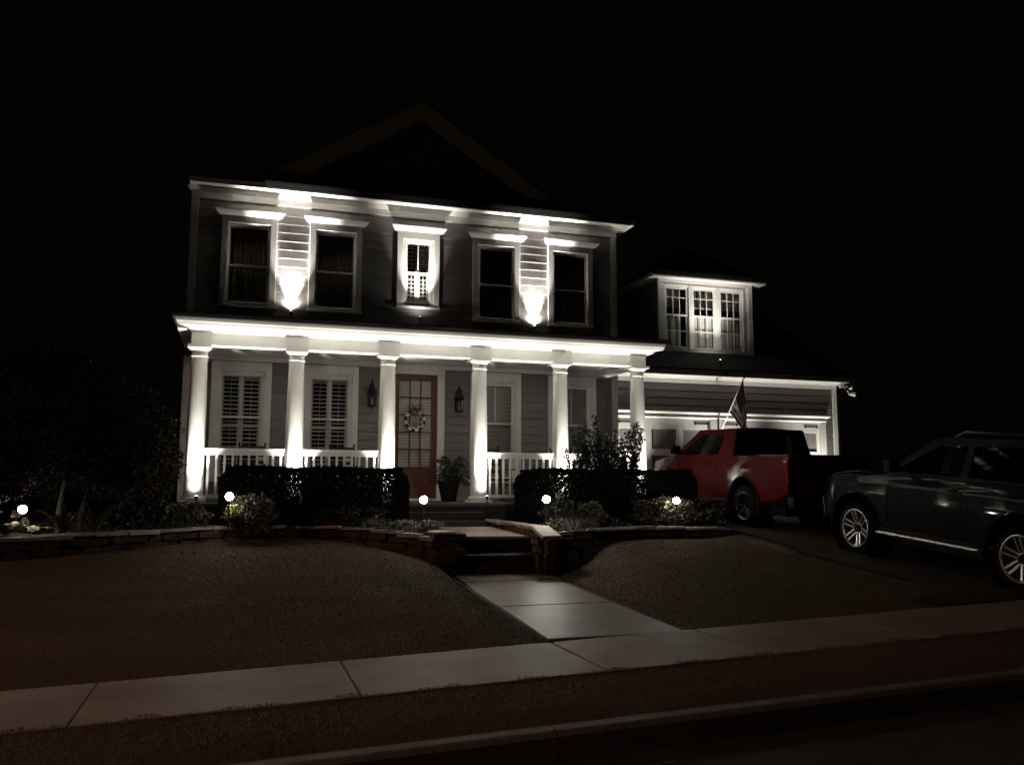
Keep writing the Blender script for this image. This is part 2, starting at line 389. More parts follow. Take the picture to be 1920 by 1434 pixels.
# pillars at the step ends
t = thing('stone_pier', 'stone pier ending the left retaining wall beside the steps', 'stone pier', (2.86, 12.35, -.95))
mb = WB(); stone_run(mb, [(2.74, 12.12, -.37, -1.0), (2.99, 12.12, -.37, -1.0)], thick=.5); mb.build('stones', M['stone'], t, bevel=.012)
mb = WB(); mb.obox((2.865, 12.37, -.375), (.28, .54, .045), jit=.008); mb.build('coping', M['cap'], t, bevel=.01)
t = thing('cheek_wall', 'stone wall with pale coping along right side of the landing', 'stone wall', (4.45, 13.4, -.95))
mb = WB(); stone_run(mb, [(4.30, 15.3, -.33, -.5), (4.30, 12.6, -.35, -.6), (4.30, 12.05, -.46, -1.0)][::1], thick=.19)
stone_run(mb, [(4.29, 12.04, -.46, -1.0), (4.55, 12.04, -.46, -1.0)], thick=.3)
mb.build('stones', M['stone'], t, bevel=.012)
mb = WB(); cap_run(mb, [(4.30, 15.3, -.33), (4.30, 12.6, -.35)], thick=.22)
mb.obox((4.42, 12.27, -.385), (.30, .60, .05), Matrix.Rotation(R(13), 3, 'X'), jit=.006); mb.build('coping', M['cap'], t, bevel=.01)
# steps
t = thing('front_steps', 'two broad dark steps rising from the path to the landing', 'steps', (3.65, 12.4, -.97))
mb = WB(); mb.box((3.01, 12.27, -1.1), (4.29, 12.62, -.76)); mb.box((3.01, 12.64, -1.1), (4.29, 12.9, -.50)); mb.build('riser', M['brick'], t, bevel=.008)
mb = WB(); mb.box((3.0, 12.22, -.76), (4.29, 12.64, -.70)); mb.build('tread', M['brick'], t, bevel=.01)
mb = WB(); mb.add([(3.0, 12.6, -.445), (4.29, 12.6, -.455), (4.29, 14.75, -.40), (3.0, 14.75, -.40), (3.0, 12.6, -.50), (4.29, 12.6, -.50), (4.29, 14.75, -.47), (3.0, 14.75, -.47)],
      [(0,1,2,3),(4,7,6,5),(0,4,5,1),(1,5,6,2),(2,6,7,3),(3,7,4,0)]); mb.build('landing', M['concrete'], t, bevel=.008)
t = thing('porch_steps', 'dark steps from the landing up to the porch floor', 'steps', (3.65, 15, -.45))
mb = WB(); mb.box((2.9, 14.78, -.5), (4.28, 15.1, -.31)); mb.box((2.9, 15.08, -.5), (4.28, 15.39, -.16)); mb.build('step', M['brick'], t, bevel=.01)

# ================================================================ HOUSE
house = thing('house', 'two storey grey clapboard house with lit white columned porch and attached garage', 'house', (3.55, 17.86, 0))
YW = 17.86; XL, XR = -1.02, 8.15
def part(mb, name, m, parent=house, **k): return mb.build(name, M[m] if isinstance(m, str) else m, parent, **k)
def clapboard(mb, x0, x1, z0, z1, y, openings, exp=.177, out=.016):
    """lapped boards facing -y, with openings (xa,xb,za,zb) cut exactly"""
    n = int(math.ceil((z1-z0)/exp))
    for i in range(n):
        a = z0+i*exp; b = min(a+exp, z1)
        def yy(z): return y - out*(1-(z-a)/exp) - .002
        zs = sorted({a, b, *[o[2] for o in openings if a < o[2] < b], *[o[3] for o in openings if a < o[3] < b]})
        for za, zb in zip(zs[:-1], zs[1:]):
            m = (za+zb)/2; cuts = sorted((o[0], o[1]) for o in openings if o[2] < m < o[3]); x = x0; spans = []
            for ca, cb in cuts:
                if ca > x: spans.append((x, ca))
                x = max(x, cb)
            if x < x1: spans.append((x, x1))
            for p, q in spans:
                mb.quad((p, yy(za), za), (q, yy(za), za), (q, yy(zb), zb), (p, yy(zb), zb))
                if za == a: mb.quad((p, y, za), (q, y, za), (q, yy(za), za), (p, yy(za), za))
def recess(mb, x0, x1, z0, z1, y, d=.5):
    mb.quad((x0, y, z0), (x1, y, z0), (x1, y+d, z0), (x0, y+d, z0)); mb.quad((x0, y, z1), (x1, y, z1), (x1, y+d, z1), (x0, y+d, z1))
    mb.quad((x0, y, z0), (x0, y, z1), (x0, y+d, z1), (x0, y+d, z0)); mb.quad((x1, y, z0), (x1, y, z1), (x1, y+d, z1), (x1, y+d, z0))
    mb.quad((x0, y+d, z0), (x1, y+d, z0), (x1, y+d, z1), (x0, y+d, z1))
up_c = [.10, 1.82, 3.555, 5.29, 7.03]; lo_c = [.06, 1.78, 5.29, 7.05]
ops = []
for i, c in enumerate(up_c):
    ops.append((c-.40, c+.40, 3.9, 5.5) if i != 2 else (c-.28, c+.28, 4.14, 5.47))
lops = [(c-.42, c+.42, .42, 2.5) for c in lo_c] + [(3.05, 4.06, 0, 2.62)]
mb = WB()
clapboard(mb, XL, XR, 3.66, 6.0, YW, ops, out=.011); clapboard(mb, XL, XR, 0, 2.82, YW, lops, out=.024)
# plain side and back walls, and the band hidden by the porch roof
mb.quad((XL, YW, 2.8), (XR, YW, 2.8), (XR, YW, 3.7), (XL, YW, 3.7))
for X in (XL, XR): mb.quad((X, YW, -.5), (X, YW, 6.3), (X, 27, 6.3), (X, 27, -.5))
mb.quad((XL, 27, -.5), (XR, 27, -.5), (XR, 27, 6.3), (XL, 27, 6.3))
part(mb, 'wall', 'siding', fixn=False)
# corner boards
for z0, z1 in ((0, 2.80), (3.68, 6.0)):
    for x in (XL-.012, XR-.13): mb = WB(); mb.box((x, YW-.034, z0), (x+.145, YW+.02, z1)); part(mb, 'corner_board', 'white', bevel=.004)
# frieze, bed mould, soffit, fascia of the main eave
mb = WB(); mb.box((XL-.01, YW-.036, 5.99), (XR+.01, YW+.01, 6.13)); mb.sweepx([(YW-.036, 6.12), (YW-.09, 6.215), (YW, 6.215), (YW, 6.12)], XL-.01, XR+.01, e0=1, e1=1); part(mb, 'frieze', 'white')
mb = WB(); mb.box((XL-.02, YW-.36, 6.216), (XR+.28, YW+.3, 6.235)); mb.box((XL-.04, YW-.385, 6.20), (XR+.30, YW-.36, 6.30))
mb.box((XL-.04, YW-.36, 6.20), (XL-.02, 27, 6.30)); mb.box((XR+.28, YW-.36, 6.20), (XR+.30, 27, 6.30)); part(mb, 'soffit', 'white')
def gutter(x0, x1, y, z, s=1):
    mb = WB(); pr = [(y, z), (y-.06*s, z), (y-.075*s, z+.03*s), (y-.095*s, z+.055*s), (y-.12*s, z+.10*s), (y-.12*s, z+.125*s), (y-.105*s, z+.125*s), (y-.10*s, z+.11*s), (y, z+.11*s)]
    mb.sweepx(pr, x0, x1); part(mb, 'gutter', 'gutter')
gutter(.35, XR+.3, YW-.386, 6.225)
# main hipped roof
mb = WB(); a = (XL-.05, YW-.40, 6.30); b = (XR+.3, YW-.40, 6.30); c = (XR+.3, 27.3, 6.30); d = (XL-.05, 27.3, 6.30); e = (2.6, 22.5, 8.6); f = (4.5, 22.5, 8.6)
mb.add([a, b, c, d, e, f], [(0,1,5,4),(1,2,5),(2,3,4,5),(3,0,4),(0,3,2,1)]); part(mb, 'roof', 'roof')
# front gable: face, rakes, roof behind
GX, GZ = 3.53, 8.52; gl, gr = .05, 7.0; gz = 6.32
mb = WB(); mb.add([(gl+.3, YW-.02, gz), (gr-.3, YW-.02, gz), (GX, YW-.02, GZ-.15)], [(0,1,2)]); part(mb, 'gable', mat('gable_shingle', (.04, .036, .03), .8, var=.3, scale=8))
mb = WB()
for s, ex in ((-1, gl), (1, gr)):
    d = Vector((GX-ex, GZ-gz)).normalized(); nn = Vector((-d.y, d.x)) if s < 0 else Vector((d.y, -d.x))
    w_ = .36; p0 = Vector((ex, gz)); p1 = Vector((GX, GZ)); 
    slope = (GZ-gz)/(GX-ex)
    lo = w_/math.cos(math.atan(abs(slope)))
    vs = []
    for y in (YW-.30, YW-.25):
        xi = GX-(GZ-lo-gz)/slope
        vs += [(p0.x, y, p0.y), (p1.x, y, p1.y), (p1.x, y, p1.y-lo), (xi, y, gz)]
    mb.add(vs, [(0,1,2,3),(4,7,6,5),(0,4,5,1),(1,5,6,2),(2,6,7,3),(3,7,4,0)])
part(mb, 'rake_board', 'warmtrim')
mb = WB(); mb.add([(gl-.05, YW-.34, gz-.02), (GX, YW-.34, GZ+.03), (gr+.05, YW-.34, gz-.02), (gl-.05, 22.5, gz-.02), (GX, 22.5, GZ+.03), (gr+.05, 22.5, gz-.02)], [(0,1,4,3),(1,2,5,4)]); part(mb, 'gable_roof', 'roof')

# ---- windows
def shutters(mb, x0, x1, z0, z1, y, louv=.082, tilt=.22):
    w = (x1-x0)/2
    for k in range(2):
        a = x0+k*w; b = a+w; s = .055
        mb.box((a, y, z0), (a+s, y+.025, z1)); mb.box((b-s, y, z0), (b, y+.025, z1))
        for zc in (z0+.03, (z0+z1)/2, z1-.03): mb.box((a+s, y+.001, zc-.03), (b-s, y+.024, zc+.03))
        z = z0+.09
        while z < z1-.06:
            if abs(z-(z0+z1)/2) > .05:
                dz = .019*tilt*2; mb.add([(a+s, y-.004, z-dz), (b-s, y-.004, z-dz), (b-s, y+.03, z+dz), (a+s, y+.03, z+dz),
                        (a+s, y-.004, z-dz+.010), (b-s, y-.004, z-dz+.010), (b-s, y+.03, z+dz+.010), (a+s, y+.03, z+dz+.010)],
                        [(0,1,2,3),(4,7,6,5),(0,4,5,1),(2,6,7,3)])
            z += louv
        mb.box(((a+b)/2-.006, y-.014, z0+.1), ((a+b)/2+.006, y-.006, (z0+z1)/2-.06)); mb.box(((a+b)/2-.006, y-.014, (z0+z1)/2+.06), ((a+b)/2+.006, y-.006, z1-.08))
def window(c, hw, z0, z1, cw, ctop, cbot, crown, y=YW, inner='dark', mids=None, label=None, header=None, muntins=False, cw_in=.125):
    win = bpy.data.objects.new('window', None); C.objects.link(win); win.parent = house; win.location = Vector((c, y, z0)) - house.location
    if label: win['label'] = label
    def wp(mb, name, m, **k): return part(mb, name, m, parent=win, **k)
    mb = WB()     # casing
    mb.box((c-cw, y-.062, cbot), (c-cw+cw_in, y+.02, ctop)); mb.box((c+cw-cw_in, y-.062, cbot), (c+cw, y+.02, ctop))
    mb.box((c-cw+cw_in, y-.062, z1+.09), (c+cw-cw_in, y+.02, ctop))
    # inner recess lining
    mb.box((c-cw+cw_in, y-.03, cbot), (c-hw-.04, y+.02, z1+.09)); mb.box((c+hw+.04, y-.03, cbot), (c+cw-cw_in, y+.02, z1+.09)); mb.box((c-hw-.04, y-.03, z1+.045), (c+hw+.04, y+.02, z1+.09))
    wp(mb, 'frame', 'white', bevel=.004)
    mb = WB(); mb.box((c-cw-.02, y-.10, cbot-.045), (c+cw+.02, y+.02, cbot)); wp(mb, 'sill', 'white', bevel=.006)
    if crown:
        ct, cwid = crown
        mb = WB(); mb.sweepx([(y-.065, ctop), (y-.08, ctop+.015), (y-.105, ctop+.03), (y-.15, ct-.02), (y-.155, ct), (y, ct), (y, ctop)], c-cw, c+cw, e0=.9, e1=.9); wp(mb, 'crown', 'white')
    # sashes
    mid = mids if mids else (z0+z1)/2; mb = WB()
    for (a, b, yy) in ((mid-.02, z1+.045, y-.012), (z0-.03, mid+.02, y+.012)):
        mb.box((c-hw-.04, yy, a), (c-hw, yy+.035, b)); mb.box((c+hw, yy, a), (c+hw+.04, yy+.035, b))
        mb.box((c-hw, yy, b-.045), (c+hw, yy+.035, b)); mb.box((c-hw, yy, a), (c+hw, yy+.035, a+.04))
    if muntins:
        for k in (1, 2):
            x = c-hw+2*hw*k/3; mb.box((x-.009, y-.002, z0), (x+.009, y+.012, z1))
        for z in (z0+(mid-z0)*.5, mid+(z1-mid)*.5): mb.box((c-hw, y-.004, z-.009), (c+hw, y+.010, z+.009))
    if not muntins:
        (mb.box((c-.010, y+.002, mid+.02), (c+.010, y+.014, z1)) if inner != 'dim' else None) ; 
    wp(mb, 'sash', 'white', bevel=.003)
    mb = WB(); mb.quad((c-hw, y+.006, mid), (c+hw, y+.006, mid), (c+hw, y+.006, z1), (c-hw, y+.006, z1)); mb.quad((c-hw, y+.03, z0), (c+hw, y+.03, z0), (c+hw, y+.03, mid), (c-hw, y+.03, mid)); wp(mb, 'pane', 'glass')
    mb = WB(); recess(mb, c-hw-.04, c+hw+.04, z0-.05, z1+.05, y+.052, .6); wp(mb, 'reveal', 'dark')
    if inner == 'shutter':
        mb = WB(); shutters(mb, c-hw-.02, c+hw+.02, z0-.02, z1+.02, y+.075, *((.085, .55) if hw < .3 else (.082, .22))); wp(mb, 'shutter', 'shutter')
    if inner == 'dim':
        mb = WB()
        for k in range(16): xa = c-hw-.02+(2*hw+.04)*k/16; xb = xa+(2*hw+.04)/16; dy = .012*(k % 2); mb.quad((xa, y+.14+dy, z0-.02), (xb, y+.152-dy, z0-.02), (xb, y+.152-dy, z1+.02), (xa, y+.14+dy, z1+.02))
        wp(mb, 'dim_reflection_sheet', mat('dim_reflection_sheet', (.30, .25, .21), .9))  # brown sheet added inside to stand in for the glass's dim reflection
    if inner == 'closed':
        mb = WB(); shutters(mb, c-hw-.02, c+hw+.02, z0-.02, mid, y+.075); shutters(mb, c-hw-.02, c+hw+.02, mid+.25, z1+.02, y+.075, tilt=.2); wp(mb, 'shutter', 'shutter')
    if inner == 'blind' or inner == 'roman':
        mb = WB(); z = z0; k = 0
        while z < z1:
            h_ = .088
            if not (inner == 'roman' and mid+.02 < z < mid+.22):
                mb.quad((c-hw-.02, y+.085, z), (c+hw+.02, y+.085, z), (c+hw+.02, y+.062, z+h_*.93), (c-hw-.02, y+.062, z+h_*.93)); 
            z += h_
        wp(mb, 'blind', M['blind'] if inner == 'blind' else 'shutter')
    return win
upl = ['dark upper window at the left end of the facade', 'dark upper window left of the narrow shuttered one', 'narrow brightly lit upper window with louvred shutters', 'dark upper window right of the narrow shuttered one', 'dark upper window at the right end of the facade']
for i, c in enumerate(up_c):
    if i == 2: window(c, .235, 4.18, 5.43, .455, 5.685, 4.07, (5.79, .53), inner='shutter', mids=4.80, label=upl[i], cw_in=.12)
    else: window(c, .36, 3.95, 5.45, .535, 5.685, 3.87, (5.79, .64), inner='dim', mids=4.68, label=upl[i])
lol = ['lower window with open dark shutters left of the door', 'second lower window with open shutters beside the lantern', 'lower window with closed grey blinds right of the door', 'lower window with closed blinds at the right end']
for i, c in enumerate(lo_c):
    window(c, .36, .50, 2.45, .57, 2.73, .42, None, inner='shutter' if i < 2 else 'blind', mids=1.64, label=lol[i])
# ---- door
dr = bpy.data.objects.new('door', None); C.objects.link(dr); dr.parent = house; dr.location = Vector((3.55, YW, 0)) - house.location
dr['label'] = 'red front door with fifteen glass lights and white surround'
mb = WB(); mb.box((2.93, YW-.07, .02), (3.08, YW+.02, 2.63)); mb.box((4.01, YW-.07, .02), (4.16, YW+.02, 2.63)); mb.box((2.93, YW-.07, 2.63), (4.16, YW+.02, 2.79)); part(mb, 'surround', 'white', parent=dr, bevel=.004)
holed([(3.08, .04), (4.01, .04), (4.01, 2.62), (3.08, 2.62)], [[(3.205, .70), (3.885, .70), (3.885, 2.50), (3.205, 2.50)]], lambda a, b, d: (a, YW-.005+d, b), .045, 'leaf', M['doorred'], dr)
mb = WB()
for k in (1, 2): x = 3.205+.68*k/3; mb.box((x-.012, YW-.004, .70), (x+.012, YW+.02, 2.50))
for k in range(1, 5): z = .70+1.8*k/5; mb.box((3.205, YW-.003, z-.012), (3.885, YW+.019, z+.012))
part(mb, 'glazing_bar', 'muntin', parent=dr)
mb = WB(); mb.quad((3.205, YW+.01, .7), (3.885, YW+.01, .7), (3.885, YW+.01, 2.5), (3.205, YW+.01, 2.5)); part(mb, 'pane', 'glass', parent=dr)
mb = WB(); z = .68
while z < 2.52:
    mb.quad((3.19, YW+.046, z), (3.90, YW+.046, z), (3.90, YW+.036, z+.056), (3.19, YW+.036, z+.056)); z += .062
part(mb, 'blind', mat('door_blind', (.78, .74, .66), .6), parent=dr)
mb = WB(); recess(mb, 3.1, 3.99, .1, 2.6, YW+.07, .3); part(mb, 'reveal', 'dark', parent=dr)
mb = WB(); mb.box((3.22, YW-.012, .14), (3.87, YW-.004, .60)); part(mb, 'kick_panel', 'doorred', parent=dr, bevel=.006)
mb = WB(); mb.tube([(3.135, YW-.06, 1.0), (3.135, YW-.06, 1.22)], .012); mb.sphere((3.135, YW-.05, .98), .028); mb.sphere((3.135, YW-.04, 1.30), .024); part(mb, 'handle', 'black', parent=dr)
mb = WB(); mb.box((2.95, YW-.16, .003), (4.14, YW, .05)); part(mb, 'threshold', 'white', parent=dr)

# ---- porch
YC = 15.83; colx = [-.66, .98, 2.62, 4.37, 6.01, 7.67]
mb = WB(); mb.box((-1.0, 15.40, -.06), (8.0, YW, -.002)); part(mb, 'porch_floor', 'floor', bevel=.01)
mb = WB(); mb.box((-.96, 15.46, -.6), (7.96, YW, -.062)); part(mb, 'porch_base', 'brick')
# side wall part under porch end + ceiling
mb = WB(); mb.box((-.62, 15.95, 2.84), (7.62, YW-.03, 2.86)); part(mb, 'porch_ceiling', 'white')
mb = WB(); mb.box((-.9+.1, YC-.13, 2.70), (7.81, YC+.13, 2.915)); mb.box((-.8, YC+.13, 2.70), (-.55, YW-.03, 2.915)); mb.box((7.56, YC+.13, 2.70), (7.81, YW-.03, 2.915))
mb.box((-.55, YW-.06, 2.745), (7.56, YW-.028, 2.838)); part(mb, 'porch_beam', 'white', bevel=.004)
# cornice mould and soffit around the porch
mb = WB(); y = YC-.13
mb.sweepx([(y, 2.915), (y-.02, 2.925), (y-.05, 2.95), (y-.10, 2.965), (y-.42, 2.975), (y-.435, 3.00), (y-.46, 3.03), (y-.47, 3.075), (y, 3.075)], -.8, 7.81, e0=.5, e1=.42)
mb.box((-1.03, YC-.13, 2.975), (-.8, YW, 3.07)); mb.box((7.81, YC-.13, 2.975), (8.0, YW, 3.07)); part(mb, 'cornice', 'white')
mb = WB(); mb.add([(-1.08, 15.17, 3.08), (8.04, 15.17, 3.08), (8.04, YW, 3.08), (-1.08, YW, 3.08), (-.95, YW, 3.68), (7.95, YW, 3.68), (-1.08, 15.17, 3.12), (8.04, 15.17, 3.12)],
    [(0,3,2,1),(6,7,5,4),(0,1,7,6),(0,6,4,3),(1,2,5,7)]); part(mb, 'porch_roof', 'roof')
gutter(-1.10, 8.06, 15.165, 3.078, .6)
# columns
def column(x):
    e = bpy.data.objects.new('column', None); C.objects.link(e); e.parent = house; e.location = Vector((x, YC, 0)) - house.location
    mb = WB(); pr = [(.158, .10), (.158, .9), (.154, 1.4), (.146, 1.9), (.136, 2.35), (.131, 2.53)]
    mb.lathe(pr, (x, YC, 0), 36, cap=False); part(mb, 'shaft', 'white', parent=e, smooth=True)
    mb = WB(); mb.box((x-.205, YC-.205, .0), (x+.205, YC+.205, .05)); mb.lathe([(.19, .05), (.205, .065), (.205, .085), (.185, .10), (.165, .115)], (x, YC, 0), 32); part(mb, 'plinth', 'white', parent=e)
    mb = WB(); mb.lathe([(.131, 2.49), (.15, 2.50), (.15, 2.515), (.133, 2.525), (.133, 2.585), (.15, 2.60), (.172, 2.635), (.178, 2.65)], (x, YC, 0), 32); mb.box((x-.19, YC-.19, 2.65), (x+.19, YC+.19, 2.699)); part(mb, 'capital', 'white', parent=e)
for x in colx: column(x)
# railings
def railing(x0, x1, lab):
    e = bpy.data.objects.new('railing', None); C.objects.link(e); e.parent = house; e.location = Vector((x0, YC, 0)) - house.location; e['label'] = lab
    a, b = x0+.15, x1-.15
    mb = WB(); mb.box((a, YC-.035, .82), (b, YC+.035, .905)); mb.box((a, YC-.055, .905), (b, YC+.055, .935)); part(mb, 'handrail', 'white', parent=e, bevel=.006)
    mb = WB(); mb.box((a, YC-.03, .08), (b, YC+.03, .14)); part(mb, 'bottom_rail', 'white', parent=e, bevel=.004)
    n = 10; st = (b-a)/(n+.0)
    for i in range(n):
        x = a+st*(i+.5); mb = WB(); mb.box((x-.019, YC-.019, .14), (x+.019, YC+.019, .82)); part(mb, 'baluster', 'white', parent=e)
railing(colx[0], colx[1], 'porch railing between first and second columns'); railing(colx[1], colx[2], 'porch railing between second and third columns')
railing(colx[3], colx[4], 'porch railing between fourth and fifth columns'); railing(colx[4], colx[5], 'porch railing between the last two columns')

# ---- garage wing
YG = 18.6; GL, GRt = XR, 14.60
gops = [(8.45, 10.98, -.3, 1.93), (11.28, 14.10, -.3, 1.93)]
mb = WB(); clapboard(mb, GL, GRt-.1, 2.10, 2.80, YG, [], exp=.172); clapboard(mb, 14.2, GRt-.1, -.25, 2.10, YG, [], exp=.172); clapboard(mb, GL, 8.3, -.25, 2.10, YG, [], exp=.172)
mb.quad((GRt, YG, -.5), (GRt, 26, -.5), (GRt, 26, 3), (GRt, YG, 3)); mb.quad((GL, YG+.01, -.5), (GRt, YG+.01, -.5), (GRt, YG+.01, -.25), (GL, YG+.01, -.25))
mb.add([(GRt, YG, 3), (GRt, 26, 3), (GRt, 22.5, 5.6)], [(0,1,2)]); mb.quad((11.0, YG+.008, 0), (11.26, YG+.008, 0), (11.26, YG+.008, 2.1), (11.0, YG+.008, 2.1))
part(mb, 'garage_wall', 'siding', fixn=False)
mb = WB(); mb.box((GRt-.12, YG-.034, -.25), (GRt+.01, YG+.03, 2.8)); part(mb, 'corner_board', 'white', bevel=.004)
mb = WB(); mb.box((GL, YG-.036, 2.79), (GRt+.01, YG+.02, 2.90)); mb.sweepx([(YG-.036, 2.895), (YG-.08, 2.955), (YG, 2.955), (YG, 2.895)], GL, GRt+.01, e1=1); part(mb, 'frieze', 'white')
mb = WB(); mb.box((GL, YG-.36, 2.956), (GRt+.25, YG+.3, 2.975)); mb.box((GL, YG-.385, 2.94), (GRt+.27, YG-.36, 3.04)); part(mb, 'soffit', 'white')
gutter(GL+.02, GRt+.3, YG-.386, 2.965)
mb = WB(); mb.add([(GL, YG-.40, 3.05), (GRt+.28, YG-.40, 3.05), (GRt+.28, 22.5, 5.75), (GL, 22.5, 5.75), (GRt+.28, 26.6, 3.05), (GL, 26.6, 3.05)], [(0,1,2,3),(3,2,4,5)]); part(mb, 'garage_roof', 'roof')
# shelf moulding over the doors and jamb casings
mb = WB(); mb.sweepx([(YG-.04, 2.03), (YG-.12, 2.075), (YG-.125, 2.095), (YG, 2.105), (YG, 2.03)], GL+.02, 14.24, e1=.9); mb.box((GL+.02, YG-.04, 1.99), (14.24, YG+.01, 2.03)); mb.sweepx([(YG-.03, 1.93), (YG-.075, 1.965), (YG-.075, 1.975), (YG, 1.98), (YG, 1.93)], GL+.02, 14.24); part(mb, 'door_cornice', 'white')
mb = WB()
for a, b in ((8.32, 8.47), (10.93, 11.32), (14.08, 14.24)): mb = WB(); mb.box((a, YG-.05, -.24), (b, YG+.02, 1.93)); part(mb, 'door_casing', 'white', bevel=.004)
for (a, b, _, zt), lb in zip(gops, ('left garage door behind the red pickup', 'right garage door behind the pickup bed')):
    g = bpy.data.objects.new('garage_door', None); C.objects.link(g); g.parent = house; g.location = Vector((a, YG, 0)) - house.location; g['label'] = lb
    mb = WB(); Y = YG+.03
    mb.box((a, Y+.03, -.23), (b, Y+.06, zt)); part(mb, 'panel', 'garpanel', parent=g)
    mb = WB(); n = 3; st = (b-a-.02)/n
    for k in range(n+1): x = a+.01+k*st; mb.box((max(a, x-.09), Y, -.23), (min(b, x+.09), Y+.03, zt))
    for z0_, z1_ in ((1.68, zt), (1.05, 1.20), (-.23, -.02)):
        for k in range(n): x = a+.01+k*st; mb.box((max(a, x-.09)+.18 if k else a+.10, Y+.001, z0_), (x+st-.09, Y+.029, z1_))
    part(mb, 'stile', 'white', parent=g, bevel=.003)
    for xh, s in ((a+.06, 1), (b-.06, -1)):
        for zh in (1.83, .9):
            mb = WB(); mb.box((min(xh, xh+s*.34), Y-.012, zh-.014), (max(xh, xh+s*.34), Y-.001, zh+.014)); mb.obox((xh+s*.36, Y-.007, zh), (.06, .010, .06), Matrix.Rotation(R(45), 3, 'Y')); mb.box((min(xh, xh+s*.04), Y-.014, zh-.03), (max(xh, xh+s*.04), Y-.002, zh+.03))
            part(mb, 'hinge', 'hinge', parent=g)
# dormer
YD = 19.2; d0, d1 = 9.92, 12.60
dm = bpy.data.objects.new('dormer', None); C.objects.link(dm); dm.parent = house; dm.location = Vector((11.26, YD, 3.6)) - house.location
dm['label'] = 'lit white dormer with three windows on the garage roof'
wins = [(10.44, .30), (11.25, .30), (12.00, .30)]
wins = [(10.43, .29), (11.20, .29), (11.98, .29)]; wz0, wz1 = 3.80, 5.28
holed([(d0, 3.6), (d1, 3.55), (d1, 5.50), (d0, 5.50)], [[(c-.31, wz0-.03), (c+.31, wz0-.03), (c+.31, wz1+.03), (c-.31, wz1+.03)] for c, h in wins], lambda a, b, d: (a, YD+d, b), .05, 'dormer_wall', M['white'], dm)
for X in (d0, d1): mb = WB(); mb.add([(X, YD+.05, 3.4), (X, 22, 5.2), (X, 22, 5.5), (X, YD+.05, 5.5)], [(0,1,2,3)]); part(mb, 'cheek', 'siding', parent=dm)
mb = WB()
for a, b in ((d0-.01, d0+.12), (d1-.12, d1+.01)): mb.box((a, YD-.03, 3.56), (b, YD, 5.42))
mb.box((d0-.01, YD-.03, 5.42), (d1+.01, YD, 5.50))
for a, b in ((10.76, 10.87), (11.53, 11.65)): mb.box((a, YD-.035, 3.74), (b, YD, 5.36))
mb.box((10.04, YD-.028, 5.34), (12.37, YD, 5.38)); mb.box((10.04, YD-.028, 3.7), (10.09, YD, 5.34)); mb.box((12.32, YD-.028, 3.7), (12.37, YD, 5.34)); mb.box((10.0, YD-.06, 3.66), (12.41, YD, 3.72)); part(mb, 'trim', 'white', parent=dm, bevel=.003)
mb = WB()
for c, h in wins:
    mid = 4.60
    for a, b, yy in ((mid-.02, wz1+.03, YD+.008), (wz0-.03, mid+.02, YD+.028)):
        mb.box((c-.31, yy, a), (c-.275, yy+.03, b)); mb.box((c+.275, yy, a), (c+.31, yy+.03, b)); mb.box((c-.275, yy, b-.04), (c+.275, yy+.03, b)); mb.box((c-.275, yy, a), (c+.275, yy+.03, a+.04))
    for k in (1, 2): x = c-.275+.55*k/3; mb.box((x-.008, YD+.012, wz0), (x+.008, YD+.03, wz1))
    for z in (4.2, 5.05): mb.box((c-.275, YD+.014, z-.008), (c+.275, YD+.028, z+.008))
part(mb, 'sash', 'white', parent=dm)
mb = WB()
for c, h in wins: mb.quad((c-.28, YD+.035, wz0), (c+.28, YD+.035, wz0), (c+.28, YD+.035, wz1), (c-.28, YD+.035, wz1))
part(mb, 'pane', 'glass', parent=dm)
mb = WB()
for c, h in wins:
    z = wz0-.02
    xa, xb = c-.29, c+.29
    if c < 10.6: xb = c+.13
    while z < wz1+.02:
        if not (4.64 < z < 4.78): mb.quad((xa, YD+.094, z), (xb, YD+.094, z), (xb, YD+.088, z+.05), (xa, YD+.088, z+.05))
        z += .054
    for k in (1, 2, 3):  # dark strips put in as the glazing bars' shadows on the blinds
        x = c-.31+.62*(k/3)-.04; mb.box((x-.006, YD+.078, wz0), (x+.006, YD+.084, wz1), 1)
part(mb, 'blind', [mat('dormer_blind', (.72, .70, .64), .6), M['dark']], parent=dm)
mb = WB(); recess(mb, d0+.03, d1-.03, 3.62, 5.4, YD+.11, .4); part(mb, 'reveal', 'dark', parent=dm)
mb = WB(); mb.box((d0-.26, YD-.26, 5.50), (d1+.26, YD+2.5, 5.52)); mb.box((d0-.28, YD-.285, 5.49), (d1+.28, YD-.26, 5.58)); mb.box((d0-.28, YD-.26, 5.49), (d0-.26, YD+2.5, 5.58)); mb.box((d1+.26, YD-.26, 5.49), (d1+.28, YD+2.5, 5.58)); part(mb, 'soffit', 'white', parent=dm)
mb = WB(); y0, y1 = YD-.42, YD+2.6; xa, xb = d0-.29, d1+.29
mb.add([(xa, YD-.30, 5.585), (xb, YD-.30, 5.585), (xb, y1, 5.585), (xa, y1, 5.585), (11.26, YD+1.2, 6.75), (11.26, y1, 6.75)], [(0,1,4),(1,2,5,4),(2,3,5),(3,0,4,5),(0,3,2,1)]); part(mb, 'roof', 'roof', parent=dm)
mb = WB(); pr = [(YD-.286, 5.52), (YD-.35, 5.52), (YD-.385, 5.58), (YD-.40, 5.63), (YD-.286, 5.63)]; mb.sweepx(pr, xa, xb); part(mb, 'gutter', 'gutter', parent=dm)
# downpipe elbow at garage corner
mb = WB(); mb.tube([(14.72, 18.16, 2.97), (14.72, 18.16, 2.86), (14.66, 18.35, 2.72), (14.655, 18.56, 2.62), (14.655, 18.56, -.1)], .035, 8); part(mb, 'downpipe', 'gutter')

